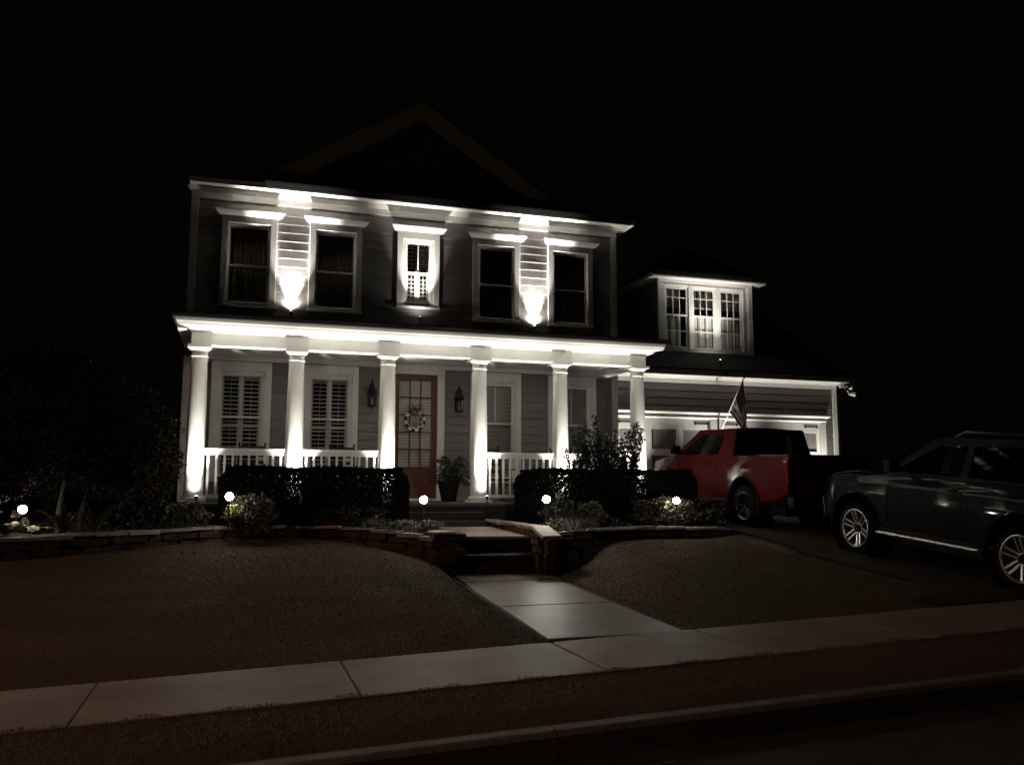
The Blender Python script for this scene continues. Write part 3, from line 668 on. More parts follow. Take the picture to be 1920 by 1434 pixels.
# ================================================================ LIGHT FIXTURES
def spotfix(loc, aim, lab, energy, size=50, blend=.6, group=None, body=.03, h=.12, soft=.012, wide=0):
    t = thing('spotlight', lab, 'spotlight', loc, group)
    d = (Vector(aim)-Vector(loc)).normalized(); L = Vector(loc)
    mb = WB(); mb.tube([L+d*.02, L+d*.05, L+d*h, L+d*(h+.005)], [body*.6, body, body, body*.9], 12); part(mb, 'housing', 'black', parent=t, smooth=True)
    mb = WB(); mb.tube([L-Vector((0, 0, .04)), L+d*.03], .010, 8); mb.tube([L-Vector((0, 0, .05)), L-Vector((0, 0, .03))], .03, 10); part(mb, 'bracket', 'black', parent=t)
    mb = WB(); mb.tube([L+d*(h+.004), L+d*(h+.008)], body*.75, 12); part(mb, 'lens', 'lens', parent=t)
    p = L+d*(h+.03)
    lamp('SPOT', 'spot_beam', energy, WARM, t, tuple(p), tuple(p+d), spot_size=R(size), spot_blend=blend, shadow_soft_size=soft)
    if wide: lamp('SPOT', 'spill_light', wide, WARM, t, tuple(p), tuple(p+d), spot_size=R(150), spot_blend=1, shadow_soft_size=soft)
    return t
names = ['between the two left upper windows', 'below the narrow shuttered window', 'between the two right upper windows']
for (x, z, e, d_, cone, tl), nm in zip(((.955, 3.68, 3000, .090, 58, 0), (3.56, 3.68, 620, .32, 56, .20), (6.16, 3.68, 3000, .090, 58, 0)), names):
    spotfix((x, YW-d_, z), (x, YW-d_+tl, z+1), 'small black uplight on porch roof ' + nm, e, cone, 1.0, 'uplights on the porch roof', wide=70 if tl == 0 else 12)
spotfix((11.22, 18.50, 3.27), (11.24, 18.60, 4.27), 'black uplight on the garage roof below the dormer', 310, 90, 1, 'roof uplights', wide=25)
cn = ['first', 'second', 'third', 'fourth', 'fifth', 'sixth']
for x, n_ in zip(colx, cn):
    spotfix((x+.07, YC-.36, .045), (x+.01, YC-.20, 1.04), 'ground uplight at foot of the %s porch column from left' % n_, 600, 68, 1.0, 'column uplights', h=.07, wide=18)
for x, n_, e in ((8.62, 'left end of left garage door', 430), (11.14, 'pier between the garage doors', 430), (13.9, 'right end of the garage', 330)):
    spotfix((x, YG-.42, -.18), (x, YG-.36, .9), 'ground uplight by the ' + n_, e, 80, 1, 'garage uplights')
# path lights
for (x, y, zt, zb), lb in zip(((-2.69, 13.2, -.04, -.42), (-.06, 13.2, .13, -.40), (2.686, 12.78, .085, -.40), (4.56, 12.62, .092, -.42), (7.09, 13.2, .06, -.40)),
        ('globe path light among pale hostas at far left', 'globe path light beside the small yellow green bush', 'globe path light left of the landing', 'globe path light right of the landing by the stone coping', 'globe path light in the azalea below the red pickup')):
    t = thing('path_light', lb, 'path light', (x, y, zb), 'globe path lights in the beds')
    mb = WB(); mb.tube([(x, y, zb-.05), (x, y, zt-.05)], .011, 8); mb.tube([(x, y, zt-.10), (x, y, zt-.055)], [.018, .03], 10); part(mb, 'post', 'lampblack', parent=t)
    pw = 34 if x < 2 else (40 if x > 6 else (55 if x < 3 else 88))
    mb = WB(); mb.sphere((x, y, zt), .055, 32); part(mb, 'globe', mat('lit_globe', (.8, .8, .75), .4, emit=(1, .95, .85), es=pw*2.3), parent=t, smooth=True)
# lanterns
def lantern(x, z, lb):
    y = YW-.20; t = thing('wall_lantern', lb, 'lantern', (x, YW, z), 'black lanterns either side of the door')
    mb = WB(); mb.lathe([(.01, .44), (.012, .40), (.03, .385), (.02, .36), (.045, .34), (.05, .28), (.075, .22), (.115, .165), (.12, .15), (.095, .145)], (x, y, z), 16); part(mb, 'cap', 'lampblack', parent=t, smooth=True)
    mb = WB()
    for k in range(6):
        a = k*math.pi/3; mb.tube([(x+.085*math.cos(a), y+.085*math.sin(a), z-.10), (x+.098*math.cos(a), y+.098*math.sin(a), z+.15)], .006, 6)
    mb.lathe([(.07, -.13), (.10, -.115), (.10, -.10), (.09, -.095)], (x, y, z), 16); mb.lathe([(.004, -.17), (.02, -.155), (.012, -.13)], (x, y, z), 10); part(mb, 'cage', 'lampblack', parent=t)
    mb = WB(); mb.lathe([(.078, -.09), (.088, .14)], (x, y, z), 16, cap=False); part(mb, 'glass', 'glass', parent=t)
    mb = WB(); mb.tube([(x, y, z+.30), (x, y+.06, z+.36), (x, y+.17, z+.30)], .012, 8); mb.tube([(x, YW-.05, z+.22), (x, YW-.025, z+.22)], .05, 14); mb.box((x-.04, YW-.045, z+.12), (x+.04, YW-.022, z+.34)); part(mb, 'bracket', 'lampblack', parent=t)
    mb = WB(); mb.tube([(x, y, z-.09), (x, y, z+.04)], .012, 8); part(mb, 'candle', 'white', parent=t)
lantern(2.61, 2.03, 'black wall lantern left of the red door'); lantern(4.44, 1.98, 'black wall lantern right of the red door')
# wreath
t = thing('wreath', 'black and white checked wreath with bow hanging on the red door', 'wreath', (3.53, YW-.05, 1.65))
mb = WB(); cx, cz, y = 3.53, 1.655, YW-.055; n = 32; rings = 6
for i in range(n):
    for j in range(rings):
        def P_(u, v):
            a = 2*math.pi*u/n; b = 2*math.pi*v/rings; r = .185+.042*math.cos(b); return (cx+r*math.sin(a), y+.035*math.sin(b), cz+r*1.05*math.cos(a))
        mb.add([P_(i, j), P_(i+1, j), P_(i+1, j+1), P_(i, j+1)], [(0, 1, 2, 3)], (i//2+j//2) % 2)
part(mb, 'ring', [M['ckblack'], M['ckwhite']], parent=t)
mb = WB()
for s in (-1, 1):
    for k, (rx, rz, an) in enumerate(((.10, .045, 30), (.085, .04, -5), (.07, .035, 62))):
        c0 = Vector((cx+s*.01, y-.04-.006*k, cz+.235)); ax = Vector((s*math.cos(R(an)), 0, math.sin(R(an)))); up = Vector((-s*math.sin(R(an)), 0, math.cos(R(an))))
        lp = [c0 + ax*rx*(1-math.cos(q*math.pi/5)) *.9 + up*rz*math.sin(q*math.pi/5) for q in range(11)]
        for a_, b_ in zip(lp[:-1], lp[1:]): mb.quad(a_+Vector((0, -.03, 0)), b_+Vector((0, -.03, 0)), b_+Vector((0, .02, 0)), a_+Vector((0, .02, 0)))
    mb.quad((cx, y-.05, cz+.24), (cx+s*.03, y-.05, cz+.24), (cx+s*.11, y-.045, cz+.10), (cx+s*.07, y-.045, cz+.09))
mb.sphere((cx, y-.055, cz+.235), .026, 10); part(mb, 'bow', 'ribbon', parent=t)
mb = WB()
holedM = [(-.10, -.10), (-.10, .11), (-.055, .11), (0, .0), (.055, .11), (.10, .11), (.10, -.10), (.062, -.10), (.062, .04), (.012, -.06), (-.012, -.06), (-.062, .04), (-.062, -.10)]
o = holed([(cx+a, cz+b) for a, b in holedM], [], lambda a, b, d: (a, y-.01+d, b), .012, 'letter', M['pewter'], t)
# flood light on garage corner
t = thing('floodlight', 'twin head security floodlight under eave at garage corner', 'floodlight', (14.66, 18.4, 2.85))
for dx, dz, nm in ((.05, 0, 'a'), (.14, -.17, 'b')):
    mb = WB(); mb.tube([(14.70, 18.42, 2.88), (14.68+dx, 18.36, 2.84+dz*.8)], .012, 8); mb.tube([(14.67+dx, 18.36, 2.84+dz), (14.72+dx, 18.30, 2.83+dz), (14.78+dx, 18.22, 2.82+dz)], [.02, .045, .06], 12); part(mb, 'lamp_head', 'white', parent=t)
mb = WB(); mb.box((14.62, 18.42, 2.83), (14.74, 18.47, 2.93)); part(mb, 'mounting_box', 'white', parent=t)

# ================================================================ FLAG
p0 = Vector((11.14, 18.52, 1.55)); p1 = Vector((11.12, 17.35, 2.80)); 
t = thing('flag', 'hanging striped national flag with dark canton on angled white pole at garage', 'flag', tuple(p0))
mb = WB(); mb.tube([p0, p1], .015, 10); part(mb, 'pole', 'polewhite', parent=t)
mb = WB(); mb.sphere(tuple(p1+(p1-p0).normalized()*.03), .03, 12); part(mb, 'finial', 'gold', parent=t)
mb = WB(); mb.obox((11.14, 18.55, 1.53), (.07, .05, .14)); mb.tube([p0, p0+(p1-p0)*.08], .024, 8); part(mb, 'bracket', 'black', parent=t)
def flagp(s, v):
    a = p1 + (p0-p1)*(.02+.56*s); L = 1.25*v
    gather = Vector((0, (p1.y-a.y)*min(1, v*1.5)*.92, 0))
    drop = math.sqrt(max(0, L*L - gather.y**2)) if L > abs(gather.y) else L*.35
    x = .050*math.sin(s*9+v*2.2)*min(1, v*3) + .03*math.sin(s*17+v*4)*v + .10*v*s
    return (a.x + x, a.y + gather.y + .03*math.sin(s*12+v*3)*v, a.z - drop - .0*v)
mb = WB(); ns, nv = 39, 30
for i in range(ns):
    for j in range(nv):
        st = i*13//ns; ci = 0 if st % 2 == 0 else 1
        if st < 7 and j < nv*.4: ci = 2
        mb.add([flagp(i/ns, j/nv), flagp((i+1)/ns, j/nv), flagp((i+1)/ns, (j+1)/nv), flagp(i/ns, (j+1)/nv)], [(0, 1, 2, 3)], ci)
part(mb, 'cloth', [M['flagred'], M['flagwhite'], M['flagblue']], parent=t, smooth=True)
mb = WB()
for r_ in range(5):
    for c_ in range(6):
        s0, v0 = (r_+.7)/13*1.25+.0, (c_+.5)/6*.38; vs = []
        for off in (-.006, .006):
            vs = [Vector(flagp(s0+.014*(1 if q % 2 == 0 else .4)*math.cos(q*math.pi/5), v0+.010*(1 if q % 2 == 0 else .4)*math.sin(q*math.pi/5)))+Vector((off, 0, 0)) for q in range(10)]
            mb.add(vs, [tuple(range(10))])
part(mb, 'star', 'flagwhite', parent=t)

# ================================================================ PLANTS
def leaves(mb_pts, size, name, m, parent, flat=.0, aspect=.5, seed=0, normals=None, mi=None):
    P = np.asarray(mb_pts); n = len(P); r = np.random.default_rng(seed)
    d = r.normal(size=(n, 3)); d[:, 2] *= (1-flat); d /= np.linalg.norm(d, axis=1)[:, None]
    e = r.normal(size=(n, 3)); e -= (e*d).sum(1)[:, None]*d; e /= np.linalg.norm(e, axis=1)[:, None]
    s = (size*r.uniform(.6, 1.35, n))[:, None]; nn = np.cross(d, e)
    v = np.stack([P - d*s*.5, P + e*s*aspect*.5 + nn*s*.08, P + d*s*.5, P - e*s*aspect*.5 + nn*s*.08], 1).reshape(-1, 3)
    f = np.arange(4*n).reshape(-1, 4)
    me = bpy.data.meshes.new(name); me.from_pydata(v.tolist(), [], f.tolist())
    for q in (m if isinstance(m, (list, tuple)) else [m]): me.materials.append(q)
    if mi is not None: me.polygons.foreach_set('material_index', np.asarray(mi, dtype=np.int32))
    o = bpy.data.objects.new(name, me); C.objects.link(o)
    if parent is not None: o.parent = parent; o.location = -parent.location
    return o
def clump(n, c, r, seed, shell=.5):
    g = np.random.default_rng(seed); d = g.normal(size=(n, 3)); d /= np.linalg.norm(d, axis=1)[:, None]
    q = (shell + (1-shell)*g.uniform(0, 1, n)**.6)[:, None]
    bump = 1 + .14*np.sin(d[:, 0:1]*7+seed) * np.cos(d[:, 1:2]*6+seed*2) + .10*np.sin(d[:, 2:3]*9+seed)
    return np.asarray(c) + d*q*np.asarray(r)*bump
def stems(t, base_, tops, r=.012, m='bark'):
    mb = WB(); b = Vector(base_)
    for tp in tops:
        tp = Vector(tp); mid = (b+tp)/2 + Vector((random.uniform(-.05, .05), random.uniform(-.05, .05), 0)); mb.tube([b, mid, tp], [r, r*.75, r*.4], 6)
    return part(mb, 'stem', m, parent=t)
def hedge(x0, x1, y0, y1, z0, z1, lab, thin, seed):
    t = thing('hedge', lab, 'hedge', ((x0+x1)/2, (y0+y1)/2, z0), 'clipped hedges in front of the porch')
    g = np.random.default_rng(seed); n = 66000
    P = g.uniform(0, 1, (n, 3)); 
    # favour the outer skin
    k = g.uniform(0, 1, n); ax = g.integers(0, 4, n)
    P[(k < .55) & (ax == 0), 1] = np.abs(g.normal(0, .05, ((k < .55) & (ax == 0)).sum()))
    P[(k < .55) & (ax == 1), 2] = 1-np.abs(g.normal(0, .03, ((k < .55) & (ax == 1)).sum()))
    P[(k < .55) & (ax == 2), 0] = np.abs(g.normal(0, .02, ((k < .55) & (ax == 2)).sum()))
    P[(k < .55) & (ax == 3), 0] = 1-np.abs(g.normal(0, .02, ((k < .55) & (ax == 3)).sum()))
    X = x0+(x1-x0)*P[:, 0]; Y = y0+(y1-y0)*P[:, 1]; Z = z0+.05+(z1-z0-.05)*P[:, 2]
    Z += .014*np.sin(X*5)*P[:, 2] + .01*np.sin(X*17+Y*9)*P[:, 2] + g.normal(0, .008, n) + np.where(g.uniform(0, 1, n) < .03, g.exponential(.022, n), 0); Y += .025*np.sin(X*4+1)+.02*np.sin(X*13+Z*8)
    # rounded ends
    ex = np.minimum(X-x0, x1-X); top = (z1-.20*np.clip(1-ex/.22, 0, 1)**2); keep = Z < top+.01+.05*(ex > .1)
    for (cx_, cz_, rr, pr) in thin:
        keep &= ~((((X-cx_)**2+(Z-cz_)**2) < rr*rr) & (g.uniform(0, 1, n) < pr))
    P = np.stack([X, Y, Z], 1)[keep]
    leaves(P, .042, 'foliage', M['hedge'], t, aspect=.6, seed=seed)
    mb = WB()
    for i in range(9):
        x = x0+.15+(x1-x0-.3)*i/8; b = Vector((x, (y0+y1)/2, z0-.02))
        for k_ in range(4): mb.tube([b, b+Vector((random.uniform(-.1, .1), random.uniform(-.15, .15), .4)), b+Vector((random.uniform(-.2, .2), random.uniform(-.3, .3), .85))], [.014, .009, .004], 5)
    part(mb, 'stem', 'bark', parent=t)
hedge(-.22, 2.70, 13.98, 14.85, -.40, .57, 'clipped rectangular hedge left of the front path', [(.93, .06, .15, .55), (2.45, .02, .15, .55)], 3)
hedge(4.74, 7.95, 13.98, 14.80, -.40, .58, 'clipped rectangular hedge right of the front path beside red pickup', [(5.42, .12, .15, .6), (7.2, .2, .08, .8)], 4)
# weeping maple at left
t = thing('weeping_maple', 'large dark dome shaped weeping maple left of the house', 'tree', (-2.25, 13.6, -.4))
pts = []
g = np.random.default_rng(5)
for k in range(110):
    a = g.uniform(0, 2*math.pi); el = g.uniform(-.15, 1)**1.0; el = max(el, -.2)
    rr = 1.30; th = math.acos(min(1, max(-1, el*.98)))
    c_ = (-2.45+rr*math.sin(th)*math.cos(a)*1.0, 13.75+.95*math.sin(th)*math.sin(a), .55+1.5*math.cos(th))
    pts.append(clump(1300, c_, (.42, .34, .30), k, .1))
    if el < .45 and c_[1] > 13.2:
        pts.append(clump(460, (c_[0], c_[1], c_[2]-.35), (.30, .24, .34), k+200, .1))
P = np.concatenate(pts); P = P[P[:, 2] > -.12 + .22*(np.abs(P[:, 0]+2.1) < .30)]
leaves(P, .058, 'foliage', M['maple'], t, aspect=.42, seed=6)
mb = WB()
for bx, by, lean in ((-2.27, 13.35, .1), (-2.02, 13.45, .25)):
    mb.tube([(bx, by+.1, -.45), (bx-.02, by+.12, -.1), (bx+lean*.3, by+.2, .4), (bx+lean, by+.35, .9), (bx+lean*2, by+.35, 1.3)], [.055, .045, .04, .03, .015], 10)
for k in range(14):
    a = k*.9; mb.tube([(-2.1, 13.6, .5+.05*k), (-2.3+.5*math.cos(a), 13.85+.25*math.sin(a), 1.0+.04*k), (-2.4+.95*math.cos(a), 13.9+.45*math.sin(a), .9+.04*k)], [.025, .016, .006], 6)
part(mb, 'trunk', 'bark', parent=t, smooth=True)
# dogwood-like shrub between maple and column
t = thing('ornamental_shrub', 'leafy branching shrub between the maple and the first column', 'shrub', (-1.35, 14.7, -.4))
tops = []; pts = []
for k in range(26):
    x = -1.85+random.uniform(0, .98); z = .6+random.uniform(0, .85) - .12*abs(x+1.2); tp = (x, 14.7+random.uniform(-.3, .3), z); tops.append(tp); pts.append(clump(70, tp, (.17, .15, .055), 300+k, 0))
stems(t, (-1.45, 14.7, -.42), tops, .012); leaves(np.concatenate(pts), .05, 'foliage', M['leaf'], t, flat=.6, seed=8)
# nandina behind right hedge
t = thing('tall_shrub', 'upright twiggy shrub silhouetted against the porch above the right hedge', 'shrub', (6.65, 14.95, -.4))
tops = []; pts = []
for k, (x, z) in enumerate(((5.62, 1.20), (5.72, 1.36), (5.82, 1.42), (5.95, 1.30), (6.02, 1.56), (6.12, 1.30), (6.05, 1.15), (6.28, 1.22), (6.42, 1.10), (6.5, 1.32), (6.62, 1.18), (6.72, 1.30), (6.86, 1.42), (6.98, 1.50), (7.06, 1.36), (7.0, 1.18), (5.75, 1.05), (6.2, .95), (5.4, .95), (6.6, .92), (6.88, .88))):
    x += .33; y = 14.98+random.uniform(-.12, .12); b = Vector((6.63+(x-6.63)*.45, 14.95, -.4)); tp = Vector((x, y, z)); tops.append(tp)
    for q in range(9):
        c_ = b.lerp(tp, .58+.42*q/8); pts.append(clump(26, tuple(c_), (.085, .07, .06), 400+k*10+q, 0))
for k in range(26): pts.append(clump(40, (5.98+random.uniform(0, 1.2), 14.95+random.uniform(-.1, .1), .58+random.uniform(0, .38)), (.11, .09, .10), 800+k, 0))
stems(t, (6.63, 14.95, -.42), tops, .010); leaves(np.concatenate(pts), .055, 'foliage', M['leafdark'], t, aspect=.55, seed=9)
# rounded and low shrubs
def bush(name, lab, c, r, n, size, m, seed, cat='shrub', shell=.55, mats=None, frac=0):
    t = thing(name, lab, cat, (c[0], c[1], -.4)); P = clump(n, c, r, seed, shell); P = P[P[:, 2] > -.40]
    mi = None; ms = M[m]
    if mats: g_ = np.random.default_rng(seed); mi = (g_.uniform(0, 1, len(P)) < frac).astype(int) ; ms = [M[m], M[mats]]
    leaves(P, size, 'foliage', ms, t, seed=seed, mi=mi, aspect=.6)
    stems(t, (c[0], c[1], -.42), [(c[0]+random.uniform(-.7, .7)*r[0], c[1]+random.uniform(-.6, .6)*r[1], c[2]+random.uniform(0, .6)*r[2]) for _ in range(12)], .008)
    return t
t = bush('round_bush', 'round small leaved bush beside the second globe light', (.26, 13.5, -.13), (.37, .30, .32), 2600, .048, 'leaf', 21)
P = clump(110, (.02, 13.28, -.08), (.15, .08, .10), 77, 0); leaves(P, .05, 'new_growth', M['leafyel'], t, seed=3, aspect=.6)
t = bush('azalea', 'broad azalea around the fifth globe light', (7.15, 13.55, -.16), (.72, .26, .30), 5200, .045, 'leaf', 22, mats='leafdark', frac=.35)
P = clump(45, (6.95, 13.3, .0), (.08, .05, .06), 79, 0); leaves(P, .05, 'new_growth', M['leafyel'], t, seed=4, aspect=.6)
bush('azalea', 'dim azalea at right end of bed by pickup wheel', (8.0, 13.6, -.18), (.38, .28, .28), 1800, .045, 'leafdark', 23)
bush('spreading_shrub', 'spreading dark shrub left of the maple trunk gap and first column', (-1.25, 13.75, -.16), (.55, .28, .30), 3000, .05, 'leafdark', 24, mats='leaf', frac=.3)
bush('rose_bush', 'loose bush at foot of the first column', (-.62, 13.95, -.2), (.30, .22, .24), 1100, .05, 'leaf', 25)
bush('small_shrub', 'small rounded shrub below the right hedge', (5.62, 13.45, -.20), (.30, .22, .26), 1600, .04, 'leaf', 26)
bush('small_shrub', 'small dark shrub behind the fourth globe light', (5.1, 13.5, -.15), (.32, .22, .27), 1500, .045, 'leafdark', 27)
bush('perennial_clump', 'spiky perennial clump in front of left hedge', (1.75, 13.75, -.22), (.6, .16, .22), 1900, .06, 'leafdark', 28, cat='plant')
for k, (x, y, n_, lb) in enumerate(((2.05, 13.38, 1000, 'silvery edging plant behind the curve of left stone wall'), (2.42, 13.02, 1300, 'silvery edging plant left of third globe light'), (2.78, 12.80, 1200, 'silvery edging plant beside the stone pier'),
        (4.72, 12.62, 900, 'silvery edging plant beside the pale sloped coping'), (5.05, 12.92, 1100, 'silvery edging plant second from the landing on right'), (5.45, 13.2, 800, 'silvery edging plant near the small rounded shrub'), (6.0, 13.4, 500, 'dim low edging plant at middle of right bed'), (.9, 14.0, 700, 'dim low edging plant in front of left hedge'))):
    tt_ = bush('edging_plant', lb, (x, y, -.33), (.25, .18, .13), n_, .034, 'leafgrey' if k < 6 else 'leafdark', 40+k, cat='plant', shell=.3); tt_['group'] = 'low edging plants along the walls'
# hosta and white flowers
def blades_plant(name, lab, c, n, L, wd, m, seed, arch=.6, up=.5):
    t = thing(name, lab, 'plant', (c[0], c[1], c[2])); mb = WB(); g_ = random.Random(seed)
    for i in range(n):
        a = g_.uniform(0, 2*math.pi); l = L*g_.uniform(.7, 1.2); d = Vector((math.cos(a), math.sin(a), 0)); sd = Vector((-d.y, d.x, 0)); u = up*g_.uniform(.7, 1.3)
        pr = None; b = Vector(c)+d*.02
        for q in range(6):
            f_ = q/5; p = b + d*l*f_ + Vector((0, 0, l*(u*math.sin(f_*2.2)*arch*1.4))); ww = wd*math.sin(math.pi*min(.97, .12+f_*.85))
            cur = (p-sd*ww+Vector((0, 0, ww*.3)), p, p+sd*ww+Vector((0, 0, ww*.3)))
            if pr: mb.quad(pr[0], pr[1], cur[1], cur[0]); mb.quad(pr[1], pr[2], cur[2], cur[1])
            pr = cur
    part(mb, 'leaf', m, parent=t, smooth=True); return t
blades_plant('hosta', 'pale yellow green hosta left of first globe light', (-2.80, 12.85, -.36), 46, .25, .050, 'leafyel', 1)
blades_plant('hosta', 'pale yellow green hosta right against first globe light post', (-2.47, 13.02, -.37), 26, .17, .045, 'leafyel', 2)
blades_plant('strap_leaf_plant', 'dim arching strap leaved plant right of first globe light', (-2.15, 13.0, -.36), 30, .36, .016, 'leafgrey', 3, up=.8)
blades_plant('strap_leaf_plant', 'fan of arching strap leaves below the maple trunk', (-1.78, 13.05, -.38), 26, .34, .014, 'leaf', 4, up=1.1)
for k, (x, z) in enumerate(((-2.93, -.08), (-2.70, -.10), (-2.58, -.2))):
    t = thing('white_flower', ('white flower spray at left edge above hosta', 'white flower spray left of first globe light', 'low white flower spray under first globe light')[k], 'flower', (x, 12.9, -.36))
    mb = WB(); mb.tube([(x, 12.9, -.38), (x+.01, 12.88, z)], .004, 5); part(mb, 'stem', 'leafyel', parent=t)
    leaves(clump(40, (x, 12.88, z), (.055, .04, .06), 60+k, 0), .055, 'petals', M['petal'], t, seed=5+k, aspect=.8)
# potted fern by the door
t = thing('potted_fern', 'bushy dark fern in a pot right of the front door', 'potted plant', (3.98, 16.6, 0))
mb = WB(); mb.lathe([(.14, 0), (.20, .30), (.225, .36), (.225, .40), (.19, .40), (.18, .33)], (3.98, 16.6, .003), 24); part(mb, 'pot', 'pot', parent=t, smooth=True)
mb = WB(); g_ = random.Random(9); LP = []
for i in range(70):
    a = g_.uniform(0, 2*math.pi); l = g_.uniform(.3, .52); u = g_.uniform(.05, .55); pts = []
    for q in range(9):
        f_ = q/8; pts.append(Vector((3.98+math.cos(a)*l*f_, 16.6+math.sin(a)*l*f_, .40+u*math.sin(f_*2.3)*.95 - .12*f_*f_)))
        for _ in range(6): LP.append(tuple(pts[-1]+Vector((g_.uniform(-.018, .018), g_.uniform(-.018, .018), g_.uniform(-.012, .012)))))
    mb.tube(pts, .003, 4, cap=False)
part(mb, 'frond', 'leafdark', parent=t); leaves(LP, .05, 'foliage', M['leafdark'], t, seed=12, aspect=.35)
# distant dark trees behind, barely visible against the sky
# ================================================================ PORCH FURNITURE
def rocker(x, y, rz, lab):
    t = thing('rocking_chair', lab, 'rocking chair', (x, y, 0), 'dark wooden rocking chairs on the porch', (0, 0, rz))
    def pp(mb, nm): return mb.build(nm, M['wood'], t, bevel=.003)
    for s in (-1, 1):
        mb = MB(); mb.tube([(s*.25, -.42+.1*k, .02+.30*((k-4.2)/4.2)**2*.35) for k in range(9)], .018, 6); pp(mb, 'rocker')
        mb = MB(); mb.tube([(s*.25, -.24, .05), (s*.25, -.25, .62)], .02, 8); pp(mb, 'front_leg')
        mb = MB(); mb.tube([(s*.24, .20, .05), (s*.24, .24, .45), (s*.235, .36, 1.08)], [.022, .022, .016], 8); mb.sphere((s*.235, .365, 1.10), .022, 8); pp(mb, 'back_post')
        mb = MB(); mb.box((s*.27-.045, -.30, .62), (s*.27+.045, .30, .645)); pp(mb, 'armrest')
    mb = MB(); mb.box((-.26, -.27, .40), (.26, .24, .43)); pp(mb, 'seat')
    for z in (.60, .74, .88, 1.02):
        y_ = .24+(z-.45)*.19; mb = MB(); mb.box((-.23, y_-.008, z-.035), (.23, y_+.012, z+.035)); pp(mb, 'back_slat')
    return t
rocker(.30, 17.0, 0, 'rocking chair on porch in front of the leftmost lower window')
rocker(1.95, 17.05, R(-8), 'rocking chair on porch in front of second lower window')
rocker(4.95, 16.75, R(6), 'ladder back rocking chair behind rail right of the fourth column')
rocker(6.6, 17.0, 0, 'rocking chair on porch in front of last lower window')

# ================================================================ VEHICLES
def lin(v, xs_, ys_): return float(np.interp(v, xs_, ys_))
def loft(st, secf):
    """stations y -> section list of (x,z) half points bottom->top centre; mirrored"""
    mb = MB(); rows = []
    for y in st:
        h = secf(y); rows.append([(-x, y, z) for x, z in h] + [(x, y, z) for x, z in h[::-1]][1 if h[-1][0] < 1e-4 else 0:])
    n = len(rows[0]); V = [p for r_ in rows for p in r_]
    F = [(i*n+j, i*n+(j+1) % n, (i+1)*n+(j+1) % n, (i+1)*n+j) for i in range(len(rows)-1) for j in range(n)]
    F += [tuple(range(n))[::-1], tuple((len(rows)-1)*n+j for j in range(n))]
    mb.add(V, F); return mb
def boolcut(o, cutters):
    for c_ in cutters:
        md = o.modifiers.new('cut', 'BOOLEAN'); md.operation = 'DIFFERENCE'; md.object = c_; md.solver = 'EXACT'
    bpy.context.view_layer.update(); dg = bpy.context.evaluated_depsgraph_get()
    me = bpy.data.meshes.new_from_object(o.evaluated_get(dg)); o.modifiers.clear(); old = o.data; o.data = me
    for c_ in cutters: bpy.data.objects.remove(c_)
    for p in me.polygons: p.use_smooth = True
    try: me.set_sharp_from_angle(angle=R(32))
    except Exception: pass
def wheel(t, x, y, r, rim_r, side, m, spokes, dbl, width=.25):
    e = bpy.data.objects.new('wheel', None); C.objects.link(e); e.parent = t; e.location = (x, y, r)
    w2 = width/2
    mb = MB(); mb.lathe([(rim_r, -w2), (r-.05, -w2), (r-.012, -w2+.03), (r, -w2+.06), (r, w2-.06), (r-.012, w2-.03), (r-.05, w2), (rim_r, w2)], (0, 0, 0), 48, axis='x', cap=False); mb.build('tyre', M['tyre'], e, smooth=True)
    f = side*w2
    mb = MB(); mb.lathe([(rim_r+.004, f*.98), (rim_r-.012, f*1.02), (rim_r-.03, f*.9), (rim_r-.035, f*.2), (rim_r-.05, -f*.6)], (0, 0, 0), 48, axis='x', cap=False); mb.lathe([(.05, f*.50), (.08, f*.50), (.09, f*.3)], (0, 0, 0), 24, axis='x')
    for k in range(spokes):
        for o_ in ((-1, 1) if dbl else (0,)):
            a = 2*math.pi*k/spokes+.3; u = Vector((0, math.cos(a), math.sin(a))); v = Vector((0, -math.sin(a), math.cos(a)))
            for (ra, rb, wa, wb_) in ((.07, rim_r-.02, .020 if dbl else .035, .022 if dbl else .04),):
                oa = o_*.026; ob = o_*.040; vs = []
                for rr, ww, oo, dep in ((ra, wa, oa, .60), (rb, wb_, ob, .92)):
                    for sx in (0, 1):
                        for q in (-1, 1): vs.append(u*rr + v*(oo+q*ww*.75) + Vector((f*(dep-.35*sx), 0, 0)))
                mb.add(vs, [(0,1,5,4),(2,6,7,3),(0,4,6,2),(1,3,7,5),(0,2,3,1),(4,5,7,6)])
    mb.build('rim', M[m], e, bevel=.003)
    mb = MB(); mb.lathe([(.01, f*.72), (.05, f*.72), (.06, f*.5)], (0, 0, 0), 20, axis='x'); mb.build('hub_cap', M['plastic'], e, smooth=True)
    mb = MB(); mb.lathe([(.01, f*.15), (rim_r*.72, f*.15), (rim_r*.72, f*.05)], (0, 0, 0), 32, axis='x'); mb.build('brake_disc', M['plastic'], e)
def ray_panel(name, outline, holes, xf, m, t, side, thick=.03):
    return holed(outline, holes, lambda a, b, d: (side*(xf(a, b)-d), a, b), thick, name, m, t, world=False)

